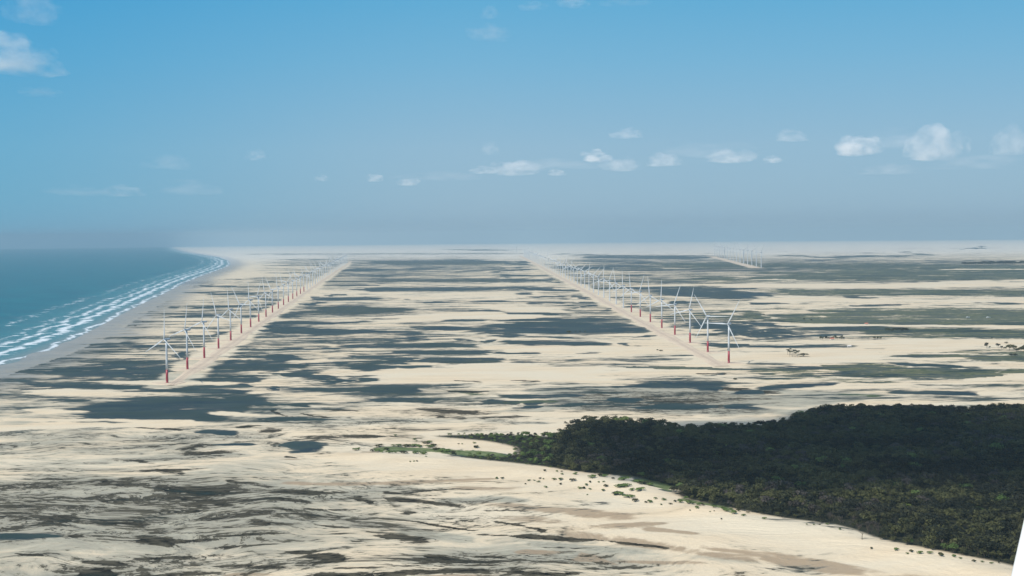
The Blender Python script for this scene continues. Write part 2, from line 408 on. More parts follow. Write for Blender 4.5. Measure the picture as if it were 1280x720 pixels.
# the marks are laid down on the level plain, in metres
rr0 = np.hypot(x, y)
wx = np.zeros_like(x); wy = np.zeros_like(y)
for wl, fr, sdn in ((520, .028, 1), (170, .013, 2), (60, .0075, 3), (24, .004, 4)):
    am = np.minimum(wl * .45, fr * rr0)
    wx += (vnoise(x, y * 1.6, wl, 70 + sdn) - .5) * 2 * am * 1.6
    wy += (vnoise(x, y * 1.6, wl, 80 + sdn) - .5) * 2 * am * .62
PX, PY, DE = to_px(x + wx, y + wy, -rr0 ** 2 / (2 * REARTH))
inv = (DE > 50) & (np.abs(PX - 640) < 760) & (PY < 740)
def fld(k):
    o = np.zeros(len(x)); o[inv] = field(k, PX[inv], PY[inv]); return o
wat, grn, mat_, dmp_shadow, tan_, sa = [fld(k) for k in 'wgmdts']
sd = shore_dist(x, y)
wat = wat - .8 * sa; grn = np.where(grn > .85, grn, grn - .8 * sa); mat_ = mat_ - .7 * sa * (mat_ < .7); dmp_shadow = dmp_shadow - .8 * sa; tan_ = tan_ - .5 * sa
out = (~inv | (PX < -60) | (PX > 1345) | (PY > 745)) & (np.hypot(x, y) > 1900)
rad = np.hypot(x, y)
big = vnoise(x, y * 2.0, 700, 21); big2 = vnoise(x, y * 2.0, 1400, 22)
wat = np.where(out, big * 1.15 - .15, wat); grn = np.where(out, big2 * 1.2 - .3, grn)
rowd = np.minimum(line_dist(x, y, np.array([gp(205, 482.5), gp(434, 329.2)])), line_dist(x, y, np.array([gp(905, 456), gp(655, 321.3)])))
rown = vnoise(x, y, 45, 91) * 30
wat = wat - .85 * sstep(75, 30, rowd + rown); grn = grn - .9 * sstep(75, 30, rowd + rown)
wat = np.where(sd > -90, wat * sstep(-90, -250, sd) - .3 * (sd > -60), wat)
grn = np.where(sd > -400, grn * sstep(-200, -500, sd), grn)
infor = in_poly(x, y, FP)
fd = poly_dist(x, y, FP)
wood_floor = np.where(infor, sstep(0, 12, fd), 0)  # dark leaf litter inside the wood outline, fading at its edge
fattr(gme, 'water', wat); fattr(gme, 'marsh', grn); fattr(gme, 'mats', mat_); fattr(gme, 'damp_shadow', dmp_shadow); fattr(gme, 'tan', tan_)
fattr(gme, 'shore', np.clip(-sd, -500, 5000)); fattr(gme, 'litter', wood_floor)
fattr(gme, 'open', np.clip(sa, 0, 1))

# ground material
t = NT('tidal_sand')
p1 = t.pos((1, 2.8, 1))
nA = t.noise(p1, 1 / 260.0, 6, .6, .4)
nB = t.noise(t.pos((1, 4.2, 1), (500, 90, 0)), 1 / 120.0, 7, .68, .8)
nC = t.noise(t.pos((1, 3.2, 1), (40, 900, 0)), 1 / 22.0, 5, .64)
nF = t.noise(t.pos((1, 2.6, 1), (140, 300, 0)), 1 / 75.0, 6, .55, 1.6)
nK = t.noise(t.pos((1, 5.5, 1), (900, 20, 0)), 1 / 420.0, 6, .7, .3)
# near the wood the tide has drawn curling, less stretched marks
gp0 = t.n.new('ShaderNodeNewGeometry').outputs['Position']
sep0 = t.n.new('ShaderNodeSeparateXYZ'); t.l.new(gp0, sep0.inputs[0])
nearf = t.mapr(sep0.outputs['Y'], 1350, 2300, 1, 0)
warp = t.n.new('ShaderNodeTexNoise'); t.l.new(gp0, warp.inputs['Vector']); warp.inputs['Scale'].default_value = 1 / 190.0; warp.inputs['Detail'].default_value = 2
wv1 = t.n.new('ShaderNodeVectorMath'); wv1.operation = 'MULTIPLY_ADD'; t.l.new(warp.outputs['Color'], wv1.inputs[0]); wv1.inputs[1].default_value = (150, 150, 0); t.l.new(gp0, wv1.inputs[2])
def wpos(scale):
    m_ = t.n.new('ShaderNodeMapping'); t.l.new(wv1.outputs[0], m_.inputs[0]); m_.inputs['Scale'].default_value = scale; m_.inputs['Rotation'].default_value = (0, 0, -.22); return m_.outputs[0]
nB2 = t.noise(wpos((1, 2.6, 1)), 1 / 85.0, 7, .62, .6)
nC2 = t.noise(wpos((1, 2.3, 1)), 1 / 15.0, 5, .66)
nF2 = t.noise(wpos((1, 2.4, 1)), 1 / 60.0, 6, .58, 1.2)
nB = t.mixf(nearf, nB, nB2); nC = t.mixf(nearf, nC, nC2)
nD = t.noise(t.pos((1, 2.0, 1), (10, 30, 0)), 1 / 900.0, 3, .5)
nF = t.mixf(nearf, nF, nF2); nK = t.mixf(nearf, nK, .5)
cA = t.math('SUBTRACT', nA, .5); cB = t.math('SUBTRACT', nB, .5); cC = t.math('SUBTRACT', nC, .5)
comb = t.math('ADD', t.math('MULTIPLY', cA, 1.6), t.math('MULTIPLY', cB, 2.1))
comb = t.math('ADD', comb, t.math('MULTIPLY', cC, 1.0))
comb = t.math('ADD', comb, t.math('MULTIPLY', t.math('SUBTRACT', nK, .5), 1.5))
aW, aG, aM, aD, aT = [t.attr(k) for k in ('water', 'marsh', 'mats', 'damp_shadow', 'tan')]
aO = t.attr('open'); aS = t.attr('shore'); aL = t.attr('litter')
inland = t.mapr(aS, 150, 500)
# pools
wv = t.math('ADD', aW, comb)
wv = t.math('ADD', wv, t.math('MULTIPLY', inland, t.mapr(nD, .42, .65, .0, .16)))
pool = t.mapr(wv, .38, .68)
rim = t.mapr(wv, .22, .55)
# marsh grass
gv = t.math('ADD', aG, t.math('MULTIPLY', comb, 1.05))
marsh = t.mapr(gv, .46, .62)
# algal mats: broken, speckled
mv = t.math('ADD', aM, t.math('ADD', t.math('MULTIPLY', cB, 2.4), t.math('MULTIPLY', cC, 2.2)))
matm = t.mapr(mv, .47, .62)
fil = t.mapr(t.math('ABSOLUTE', t.math('SUBTRACT', nF, .5)), .006, .022, 1, 0)
fil = t.math('MULTIPLY', fil, t.mapr(t.math('ADD', aM, t.math('MULTIPLY', cA, 1.5)), .30, .46))
matm = t.math('MAXIMUM', matm, t.math('MULTIPLY', fil, .9))
mats_soft = t.mapr(mv, .18, .60)
# sand colours
grain = t.noise(t.pos((1, 1.6, 1)), 1 / 3.0, 4, .6)
dry = t.mix(t.mapr(nB, .3, .72), (.70, .565, .385), (.57, .455, .305))
dry = t.mix(t.mapr(nA, .35, .65), dry, (.64, .55, .40))
damp_shadow = t.mix(t.mapr(nC, .3, .7), (.17, .175, .145), (.44, .42, .32))
dmask = t.mapr(t.math('ADD', aD, t.math('MULTIPLY', comb, .55)), .16, .62)  # this grey is wet sand and also cloud shadow painted into the colour
c = t.mix(t.math('MULTIPLY', dmask, .85), dry, damp_shadow)
c = t.mix(t.math('MULTIPLY', t.mapr(t.math('ADD', aT, comb), .25, .75), .8), c, (.29, .205, .125))
c = t.mix(t.math('MULTIPLY', mats_soft, .6), c, (.21, .19, .14))
beach = t.mapr(t.math('ADD', aS, t.math('MULTIPLY', comb, 110)), 60, 230, 1, 0)
c = t.mix(t.math('MULTIPLY', beach, .85), c, t.mix(t.mapr(nB, .35, .65), (.15, .17, .17), (.27, .26, .23)))
c = t.mix(t.math('MULTIPLY', t.mapr(grain, .35, .75), .22), c, (.40, .33, .25))
c = t.mix(t.math('MULTIPLY', rim, .6), c, (.20, .19, .15))
gcol = t.mix(t.mapr(nC, .3, .7), (.026, .050, .022), (.075, .090, .032))
gcol = t.mix(t.mapr(nB, .42, .62), gcol, (.022, .045, .050))
sepp = t.n.new('ShaderNodeSeparateXYZ'); t.l.new(t.n.new('ShaderNodeNewGeometry').outputs['Position'], sepp.inputs[0])
gcol = t.mix(t.math('MULTIPLY', t.mapr(sepp.outputs['Y'], 1750, 2150, 1, 0), t.mapr(aG, .3, .8)), gcol, t.mix(t.mapr(nC, .35, .65), (.045, .085, .022), (.11, .15, .045)))
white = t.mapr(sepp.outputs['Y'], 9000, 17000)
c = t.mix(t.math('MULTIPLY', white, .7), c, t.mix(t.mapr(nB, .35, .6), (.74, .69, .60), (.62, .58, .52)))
c = t.mix(t.math('MULTIPLY', marsh, t.mapr(nC, .35, .6, .99, .86)), c, gcol)
c = t.mix(t.math('MULTIPLY', matm, t.mapr(nC, .36, .64, 1.0, .80)), c, t.mix(t.mapr(nC, .35, .65), (.006, .006, .005), (.030, .025, .014)))
wetfloor = t.mix(t.mapr(nB, .38, .62), (.004, .020, .032), (.036, .054, .048))
wetfloor = t.mix(t.math('MULTIPLY', t.mapr(nC, .50, .66), t.mapr(wv, .95, .60)), wetfloor, (.15, .145, .115))
wetfloor = t.mix(t.mapr(nA, .48, .62), wetfloor, (.020, .036, .032))
pool2 = t.math('MULTIPLY', pool, t.math('SUBTRACT', 1.0, t.math('MULTIPLY', marsh, t.mapr(nC, .42, .60))))
c = t.mix(t.math('MULTIPLY', pool2, .97), c, wetfloor)
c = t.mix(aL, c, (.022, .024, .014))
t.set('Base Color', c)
rough = t.mixf(t.math('MULTIPLY', beach, .8), .95, .35)
rough = t.mixf(pool2, rough, .55)
t.set('Roughness', rough)
t.set('Specular IOR Level', t.mixf(t.math('MAXIMUM', pool2, matm), t.mixf(t.mapr(aS, 0, 60, 1, 0), .12, .5), .03))
hgt = t.math('ADD', t.math('MULTIPLY', nC, 2.2), t.math('ADD', t.math('MULTIPLY', grain, .35), t.math('MULTIPLY', nB, 5.0)))
hgt = t.math('MULTIPLY', hgt, t.math('SUBTRACT', 1.0, pool2))
t.bump(hgt, .55, 1.0)
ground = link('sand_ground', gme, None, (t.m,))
tag(ground, kind='structure')

# ------------------------------------------------------------------ sea
sea_m = sd.copy()
keep_v = sd > -70
keep = keep_v[Q].any(1) & (sd[Q].max(1) > -70)
QS = Q[keep]
used, invx = np.unique(QS, return_inverse=True)
VS = V[used].copy(); VS[:, 2] = -(VS[:, 0] ** 2 + VS[:, 1] ** 2) / (2 * REARTH)
sme = mesh_np('sea', VS, invx.reshape(-1, 4), True)
fattr(sme, 'off', np.clip(sd[used], -100, 20000))
t = NT('sea_water')
off = t.attr('off')
pw = t.pos((1, 1, 1))
n1 = t.noise(t.pos(), 1 / 45.0, 5, .6, .5)
n2 = t.noise(t.pos((1, 1, 1), (99, 7, 0)), 1 / 12.0, 4, .65)
n3 = t.noise(t.pos((1, 1, 1), (300, 70, 0)), 1 / 220.0, 3, .5)
doff = t.math('ADD', off, t.math('ADD', t.math('MULTIPLY', t.math('SUBTRACT', n1, .5), 55), t.math('MULTIPLY', t.math('SUBTRACT', n3, .5), 95)))
nst = t.noise(t.pos((1, 3.2, 1), (55, 17, 0)), 1 / 34.0, 6, .72, .3)
def band(c0, wd, thr, soft=.16):
    a = t.math('ABSOLUTE', t.math('SUBTRACT', doff, c0))
    e = t.mapr(a, 0, wd, 1, 0, False)
    return t.mapr(t.math('ADD', t.math('ADD', t.math('MULTIPLY', e, .5), nst), t.math('MULTIPLY', t.math('SUBTRACT', n1, .5), 1.2)), thr, thr + soft)
fo = t.math('MAXIMUM', band(6, 18, .76), band(72, 30, .76))
fo = t.math('MAXIMUM', fo, band(125, 36, .84))
fo = t.math('MAXIMUM', fo, band(180, 60, .97))
fo = t.math('MAXIMUM', fo, band(290, 130, 1.04))
caps = t.mapr(t.math('ADD', n2, t.math('MULTIPLY', n3, .2)), .86, .92)
fo = t.math('MAXIMUM', fo, t.math('MULTIPLY', caps, .7))
deep = t.mix(t.mapr(n3, .3, .7), (.000, .075, .100), (.000, .112, .132))
shal = t.mix(t.mapr(doff, 0, 420), (.07, .18, .19), deep)
shal = t.mix(t.math('MULTIPLY', t.mapr(off, -5, 60, 1, 0), .6), shal, (.22, .22, .20))
t.set('Base Color', t.mix(fo, shal, (.60, .65, .67)))
t.set('Roughness', t.mixf(fo, .32, .8))
t.set('IOR', 1.33)
t.set('Specular IOR Level', t.mixf(fo, .10, .1))
t.bump(t.math('ADD', n2, t.math('MULTIPLY', n1, 3)), .8, 1.6)
sea = link('sea', sme, None, (t.m,))
tag(sea, kind='structure')

# ------------------------------------------------------------------ turbine rows
def row_pt(x1, d1, slope, d):
    """photo column and row of a turbine whose inverse depth parameter is d (1/1000)"""
    return 640 + ((x1 - 640) * d1 + slope * (d - d1)) / d
def y_of(px, d, base):   # depth in rows below the level line
    return base + 1000.0 / d

a1, a2 = np.array(gp(209, 479.5)), np.array(gp(434, 329.2))
b1, b2 = np.array(gp(911, 454.5)), np.array(gp(655, 321.3))
c1, c2 = np.array(gp(951.5, 334.8)), np.array(gp(893.5, 320.5))
def row(a, b, n): return [tuple(a + (b - a) * k / (n - 1)) for k in range(n)]
La = float(np.hypot(*(a2 - a1))); Lb = float(np.hypot(*(b2 - b1))); Lc = float(np.hypot(*(c2 - c1)))
nA_ = round(La / 222) + 1; nB_ = round(Lb / 230) + 1; nC_ = 15
print('ROWS', nA_, nB_, nC_, La, Lb, Lc, a1, a2, b1, b2, c1, c2)
rowA, rowB, rowC = row(a1, a2, nA_), row(b1, b2, nB_), row(c1, c2, nC_)

CH = 0.8    # the service tracks run on low causeways
def causeway(name, pts, half, top=CH, toe=3.0):
    pts = [np.array(p, float) for p in pts]
    dense = []
    for p, q in zip(pts[:-1], pts[1:]):
        n = max(1, int(np.hypot(*(q - p)) / 60))
        for k in range(n): dense.append(p + (q - p) * k / n)
    dense.append(pts[-1])
    D = np.array(dense); T = np.gradient(D, axis=0); T /= np.linalg.norm(T, axis=1)[:, None]
    N = np.stack([T[:, 1], -T[:, 0]], 1)
    wob = (vnoise(D[:, 0], D[:, 1], 90, 31) - .5) * 13.0
    prof = [(-half - toe, -.3), (-half, top), (half, top), (half + toe, -.3)]
    vs = []
    for o, zz in prof:
        P = D + N * (o + (wob * (1 if o > 0 else -.7))[:, None])
        vs.append(np.column_stack([P, -(P ** 2).sum(1) / (2 * REARTH) + zz + .9]))
    vs = np.stack(vs, 1).reshape(-1, 3); n = len(D)
    f = [(k * 4 + c, k * 4 + c + 1, k * 4 + c + 5, k * 4 + c + 4) for k in range(n - 1) for c in range(3)]
    me = mesh_np(name, vs, np.array(f)[:, ::-1])
    o = link(name, me, None, (ROADM,))
    tag(o, kind='structure'); return o
t = NT('track_sand')
n = t.noise(t.pos(), 1 / 8.0, 6, .65); n_2 = t.noise(t.pos(), 1 / 60.0, 4)
cc = t.mix(t.mapr(n, .3, .7), (.47, .37, .275), (.60, .48, .35))
cc = t.mix(t.math('MULTIPLY', t.mapr(n_2, .4, .65), .6), cc, (.62, .51, .37))
t.set('Base Color', cc); t.set('Roughness', .95); t.set('Specular IOR Level', .1)
t.bump(n, .4, .3)
ROADM = t.m
t = NT('wheel_track_sand')
n = t.noise(t.pos(), 1 / 6.0, 5)
t.set('Base Color', t.mix(t.mapr(n, .3, .7), (.38, .285, .21), (.46, .35, .26))); t.set('Roughness', .95)
TRACKM = t.m

uA = (a2 - a1) / La; nAv = np.array([uA[1], -uA[0]])    # to the right of the row
uB = (b2 - b1) / Lb; nBv = np.array([uB[1], -uB[0]])
causeway('service_road', [a1 + nAv * 14 - uA * 40, a1 + nAv * 14 + uA * La * .5, a2 + nAv * 14 + uA * 900], 8, toe=8)
causeway('service_road', [b1 - nBv * 26 - uB * 60, b1 - nBv * 26 + uB * Lb * .5, b2 - nBv * 26 + uB * 900], 11, toe=8)
uC = (c2 - c1) / Lc
nCv = np.array([uC[1], -uC[0]])
causeway('service_road', [c1 - nCv * 45 - uC * 120, c2 - nCv * 45], 38)
causeway('service_road', [gp(958, 336.3), gp(880, 338), gp(800, 339.6), gp(752, 342.5)], 16)
# darker wheel line down the middle of the two long tracks
def strip(name, p, q, half, zoff):
    p = np.array(p); q = np.array(q); n = int(np.hypot(*(q - p)) / 60) + 1
    D = p + (q - p) * (np.linspace(0, 1, n + 1)[:, None]); u = (q - p) / np.hypot(*(q - p)); N = np.array([u[1], -u[0]])
    wob = ((vnoise(D[:, 0], D[:, 1], 150, 41) - .5) * 5)[:, None]
    v = np.stack([D + N * (wob - half), D + N * (wob + half)], 1).reshape(-1, 2)
    v = np.column_stack([v, -(v ** 2).sum(1) / (2 * REARTH) + zoff])
    f = [(2 * k, 2 * k + 2, 2 * k + 3, 2 * k + 1) for k in range(n)]
    o = link(name, mesh_np(name, v, np.array(f)), None, (TRACKM,)); tag(o, kind='structure')
for s_ in (-2.2, 2.2):
    strip('wheel_track', a1 + nAv * (14 + s_) - uA * 35, a1 + nAv * (14 + s_) + uA * 7500, .9, CH + .9 + .03)
    strip('wheel_track', b1 - nBv * (26 + s_) - uB * 50, b1 - nBv * (26 + s_) + uB * 7500, .9, CH + .9 + .03)

# turbine pads
def pads(pts, name, rx, offv):
    vs, fs = [], []
    for (X, Y) in pts:
        b0 = len(vs); n = 20
        cx, cy = X + offv[0], Y + offv[1]
        zc = -(cx * cx + cy * cy) / (2 * REARTH)
        ring = []
        for k in range(n):
            a = 2 * math.pi * k / n; rj = rx * (1 + .12 * math.sin(3 * a + X) + random.uniform(-.06, .06))
            ring.append((math.cos(a) * rj * 1.25, math.sin(a) * rj))
        for (u, v) in ring: vs.append((cx + u, cy + v, zc + CH + .85))
        for (u, v) in ring: vs.append((cx + u * 1.15, cy + v * 1.15, zc - .3))
        fs.append((b0, n))
    me = bpy.data.meshes.new(name); faces = []
    for b0, n in fs:
        faces.append(tuple(range(b0, b0 + n)))
        for k in range(n): faces.append((b0 + k, b0 + n + k, b0 + n + (k + 1) % n, b0 + (k + 1) % n))
    me.from_pydata(vs, [], faces); me.update()
    o = link(name, me, None, (ROADM,)); tag(o, kind='structure')
pads(rowA, 'crane_pads', 24, nAv * 2)
pads(rowB, 'crane_pads', 24, -nBv * 2)
pads(rowC, 'crane_pads', 22, -nCv * 2)

# ------------------------------------------------------------------ turbine meshes
WHITE = plain('turbine_white_paint', (.55, .58, .60), .35, .04, .08)
REDP = plain('turbine_red_paint', (.30, .022, .035), .4, .12, .15)
GREYM = plain('weathered_steel', (.30, .31, .32), .5, .15, 2)

def lathe(prof, n=20):
    """closed surface of revolution about z from (r,z) pairs"""
    v = []; f = []
    for r, z in prof:
        for k in range(n):
            a = 2 * math.pi * k / n; v.append((r * math.cos(a), r * math.sin(a), z))
    m = len(prof)
    for q in range(m - 1):
        for k in range(n):
            f.append((q * n + k, q * n + (k + 1) % n, (q + 1) * n + (k + 1) % n, (q + 1) * n + k))
    f.append(tuple(range(n))[::-1]); f.append(tuple((m - 1) * n + k for k in range(n)))
    return v, f
def mk(name, v, f, mat, smooth=True):
    me = bpy.data.meshes.new(name); me.from_pydata(v, [], f); me.update()
    for p in me.polygons: p.use_smooth = smooth and len(p.vertices) == 4
    me.materials.append(mat); return me
HUB = 80.0; RB = 58.0
def tower_prof(z): return 2.3 - .85 * (z / HUB)
towers = {
 'red': (mk('tower', *lathe([(tower_prof(z), z) for z in (24, 40, 60, 78)]), WHITE), mk('red_base', *lathe([(2.75, 0), (2.75, .5), (2.42, .6)] + [(tower_prof(z) + .02, z) for z in (1, 12, 24.05)]), REDP)),
 'white': (mk('tower', *lathe([(2.75, 0), (2.75, .5), (2.35, .6)] + [(tower_prof(z), z) for z in (1, 24, 40, 60, 78)]), WHITE), None)}
door_me = mk('door', [(-.5, -2.52, 1.2), (.5, -2.52, 1.2), (.5, -2.52, 3.3), (-.5, -2.52, 3.3), (-.5, -2.2, 1.2), (.5, -2.2, 1.2), (.5, -2.2, 3.3), (-.5, -2.2, 3.3)],
             [(0, 1, 2, 3), (1, 5, 6, 2), (5, 4, 7, 6), (4, 0, 3, 7), (3, 2, 6, 7), (4, 5, 1, 0)], GREYM, False)
# nacelle: rounded box, long axis along local -Y (rotor) to +Y
def nacelle():
    v = []; f = []
    secs = [(-3.6, .8), (-3.2, 1.5), (-1.0, 1.95), (3.5, 2.05), (7.5, 1.85), (8.6, 1.35), (8.9, .6)]
    n = 16
    for yy, r in secs:
        for k in range(n):
            a = 2 * math.pi * k / n; c_, s_ = math.cos(a), math.sin(a)
            c_ = math.copysign(abs(c_) ** .6, c_); s_ = math.copysign(abs(s_) ** .6, s_)
            v.append((c_ * r, yy, s_ * r * 1.0))
    for q in range(len(secs) - 1):
        for k in range(n): f.append((q * n + k, q * n + (k + 1) % n, (q + 1) * n + (k + 1) % n, (q + 1) * n + k))
    f.append(tuple(range(n))[::-1]); f.append(tuple((len(secs) - 1) * n + k for k in range(n)))
    return v, f
nac_me = mk('nacelle', *nacelle(), WHITE)
mast_me = mk('wind_vane', *lathe([(.12, 0), (.12, 1.6), (.3, 1.7), (.3, 1.9)], 8), GREYM)
def hubv():
    v, f = lathe([(1.55, 0), (1.75, .8), (1.7, 1.8), (1.3, 3.0), (.7, 3.8), (.15, 4.1)], 16)
    return [(x, -z, y) for x, y, z in v], f
hub_me = mk('hub', *hubv(), WHITE)
def bladev():
    # along +Z; chord mostly in the rotor plane (x), thin in y
    st = [(1.2, 1.1, 1.05, 0), (3, 1.15, 1.0, 0), (7, 1.6, .75, .15), (12, 2.1, .5, .45), (18, 1.9, .38, .4), (28, 1.45, .26, .3), (40, 1.05, .17, .2), (50, .72, .11, .12), (56, .42, .07, .05), (58, .12, .03, 0)]
    v = []; f = []; n = 12
    for z, ch, th, off in st:
        tw = R(14) * (1 - z / 58)
        for k in range(n):
            a = 2 * math.pi * k / n
            px_ = math.cos(a) * ch * .72 + off * .7; py_ = math.sin(a) * th
            if z > 6: py_ *= (1.1 + .6 * math.cos(a)) * .8
            v.append((px_ * math.cos(tw) - py_ * math.sin(tw), px_ * math.sin(tw) + py_ * math.cos(tw) - (z / 58) ** 2 * 1.6, z))
    m = len(st)
    for q in range(m - 1):
        for k in range(n): f.append((q * n + k, q * n + (k + 1) % n, (q + 1) * n + (k + 1) % n, (q + 1) * n + k))
    f.append(tuple(range(n))[::-1]); f.append(tuple((m - 1) * n + k for k in range(n)))
    return v, f
blade_me = mk('blade', *bladev(), WHITE)

def merged(kind, angle):
    bmx = bmesh.new()
    def add(me, M, mi=0):
        b = bmesh.new(); b.from_mesh(me); b.transform(M)
        for f_ in b.faces: f_.material_index = mi
        tmp = bpy.data.meshes.new('tmp'); b.to_mesh(tmp); b.free(); bmx.from_mesh(tmp); bpy.data.meshes.remove(tmp)
    tw_, rb_ = towers[kind]
    add(tw_, Matrix()); 
    if rb_: add(rb_, Matrix(), 1)
    add(nac_me, Matrix.Translation((0, 0, HUB))); add(hub_me, Matrix.Translation((0, -3.4, HUB)))
    for k in range(3):
        add(blade_me, Matrix.Translation((0, -5.2, HUB)) @ Matrix.Rotation(angle + k * 2 * math.pi / 3, 4, 'Y'))
    me = bpy.data.meshes.new('wind_turbine'); bmx.to_mesh(me); bmx.free()
    me.materials.append(WHITE)
    if rb_: me.materials.append(REDP)
    return me
far_cache = {}
def turbine(X, Y, kind, ang, label, group, yaw, scale=1.0):
    zb = -(X * X + Y * Y) / (2 * REARTH) + CH + .8
    d = math.hypot(X, Y)
    if d > 9500 and kind == 'white':
        key = (kind, round(math.degrees(ang) / 20) % 6)
        if key not in far_cache: far_cache[key] = merged(kind, R(key[1] * 20))
        t_ = bpy.data.objects.new('wind_turbine', far_cache[key]); col.objects.link(t_)
        t_.location = (X, Y, zb); t_.rotation_euler = (0, 0, yaw); t_.scale = (scale,) * 3
        tag(t_, label, 'wind turbine', group); return t_
    t_ = empty('wind_turbine', (X, Y, zb), yaw); t_.scale = (scale,) * 3
    tag(t_, label, 'wind turbine', group)
    tw_, rb_ = towers[kind]
    tower = link('tower', tw_, t_)
    if rb_:
        rb = link('red_base', rb_, t_); link('door', door_me, rb)
    else:
        link('door', door_me, tower)
    n_ = link('nacelle', nac_me, t_); n_.location = (0, 0, HUB)
    v_ = link('wind_vane', mast_me, n_); v_.location = (0, 6.5, 1.8)
    h_ = link('hub', hub_me, t_); h_.location = (0, -3.4, HUB)
    for k in range(3):
        b_ = link('blade', blade_me, h_); b_.location = (0, -1.8, 0)
        b_.rotation_euler = (0, ang + k * 2 * math.pi / 3, 0)
    return t_

YAW = -R(38)
GA, GB, GC = 'wind turbines in the row along the beach', 'wind turbines in the row across the middle of the flats', 'wind turbines in the short far row on the right'
angA = [4, 14, 12, -16, -3, -30, 0, 25, -10, -35, -5, -18, 40, -25, -15, 50, -20, 3]
angB = [30, -32, 16, 22, 4, -5, 20, -5, 0, -8, 25, 5, 45, 50, 10, -60]
for k, (X, Y) in enumerate(rowA):
    red = k < 17
    lab = ('red-footed white wind turbine, ' if red else 'all-white wind turbine, ')
    lab += (ordinal(k + 1) + ' from the near end of the beach row') if k else 'nearest of the beach row'
    if k == len(rowA) - 1: lab = 'all-white wind turbine at the hazy far end of the beach row'
    turbine(X, Y, 'red' if red else 'white', R(angA[k] if k < len(angA) else random.uniform(-60, 60)), lab, GA, YAW + R(random.uniform(-7, 7)))
for k, (X, Y) in enumerate(rowB):
    red = k < 8
    lab = ('red-footed white wind turbine, ' if red else 'all-white wind turbine, ')
    lab += (ordinal(k + 1) + ' from the near end of the middle row') if k else 'nearest of the middle row'
    if k == len(rowB) - 1: lab = 'all-white wind turbine at the hazy far end of the middle row'
    turbine(X, Y, 'red' if red else 'white', R(angB[k] if k < len(angB) else random.uniform(-60, 60)), lab, GB, YAW + R(random.uniform(-7, 7)))
for k, (X, Y) in enumerate(rowC):
    lab = 'tall white wind turbine, ' + ordinal(k + 1) + ' from the right in the short far row'
    if k == 0: lab = 'tall white wind turbine at the right end of the short far row'
    turbine(X, Y, 'white', R(random.uniform(-60, 60)), lab, GC, YAW + R(random.uniform(-7, 7)), 1.45)
for k, (a, b) in enumerate(((631.5, 313.5), (635.5, 313.5), (640, 314.5), (646, 316.5))):
    X, Y = gp(a, b)
    turbine(X, Y, 'white', R(20 * k), 'faint wind turbine, ' + ordinal(k + 1) + ' from the left of four beyond the middle row', 'faint wind turbines beyond the middle row', YAW, 1.2)

# ------------------------------------------------------------------ vegetation
def leafmat(name, c1, c2, sat=0):
    t = NT(name)
    tint = t.attr('tint')
    n = t.noise(t.pos(), 1 / 5.0, 3, .6); n2_ = t.noise(t.pos(), 1 / 60.0, 3, .5)
    cc = t.mix(t.mapr(t.math('ADD', tint, t.math('MULTIPLY', t.math('SUBTRACT', n, .5), .5)), .1, .9), c1, c2)
    cc = t.mix(t.math('MULTIPLY', t.mapr(n2_, .45, .7), .5), cc, tuple(a * .6 + b * .4 for a, b in zip(c1, (.05, .045, .035))))
    t.set('Base Color', cc); t.set('Roughness', .75); t.set('Specular IOR Level', .15)
    return t.m
LEAF = leafmat('mangrove_leaves', (.009, .012, .007), (.074, .076, .028))
LEAFB = leafmat('bush_leaves', (.060, .100, .025), (.13, .18, .050))
LEAFY = leafmat('yellow_green_leaves', (.12, .16, .03), (.20, .24, .05))
LEAFG = leafmat('dry_grey_twigs', (.040, .034, .028), (.075, .064, .055))
BARK = plain('bark', (.10, .08, .06), .9, .3, 1.5)

def crown(nl, nq, rx, h, base, q, seed, flat=.75):
    """leaf-sized faces spread over and through a group of lobes; returns verts (4*nq,3), tint (4*nq)"""
    g = np.random.default_rng(seed)
    lob = []
    for k in range(nl):
        a = g.uniform(0, 2 * math.pi); rr_ = rx * g.uniform(.15, .62) if k else 0
        rl = rx * g.uniform(.36, .60)
        lob.append((rr_ * math.cos(a), rr_ * math.sin(a), base + (h - base) * g.uniform(.35, .8) if k else h - rl * flat, rl, g.uniform(-.18, .18)))
    lob = np.array(lob)
    idx = g.integers(0, nl, nq)
    n = g.normal(size=(nq, 3)); n /= np.linalg.norm(n, axis=1)[:, None]
    n[:, 2] = np.where(n[:, 2] < -.35, -n[:, 2], n[:, 2])
    rs = g.uniform(.72, 1.06, nq)[:, None]
    P = lob[idx, :3] + n * lob[idx, 3:4] * rs * np.array([1, 1, flat])
    P[:, 2] = np.minimum(P[:, 2], h * 1.05)
    nn = n + g.normal(size=(nq, 3)) * .45; nn /= np.linalg.norm(nn, axis=1)[:, None]
    a = np.cross(nn, g.normal(size=(nq, 3))); a /= np.linalg.norm(a, axis=1)[:, None]
    b = np.cross(nn, a)
    s = g.uniform(.6, 1.25, nq)[:, None] * q
    vs = np.stack([P - a * s - b * s * .7, P + a * s - b * s * .5, P + a * s * .8 + b * s * .7, P - a * s * .7 + b * s * .8], 1)
    tint = np.repeat(np.clip(.5 + lob[idx, 4] + g.normal(size=nq) * .10, 0, 1), 4)
    return vs.reshape(-1, 3), tint

def quadmesh(name, V, tint, mats, smooth=False):
    me = mesh_np(name, V, np.arange(len(V)).reshape(-1, 4), smooth)
    fattr(me, 'tint', tint)
    for m in mats: me.materials.append(m)
    return me

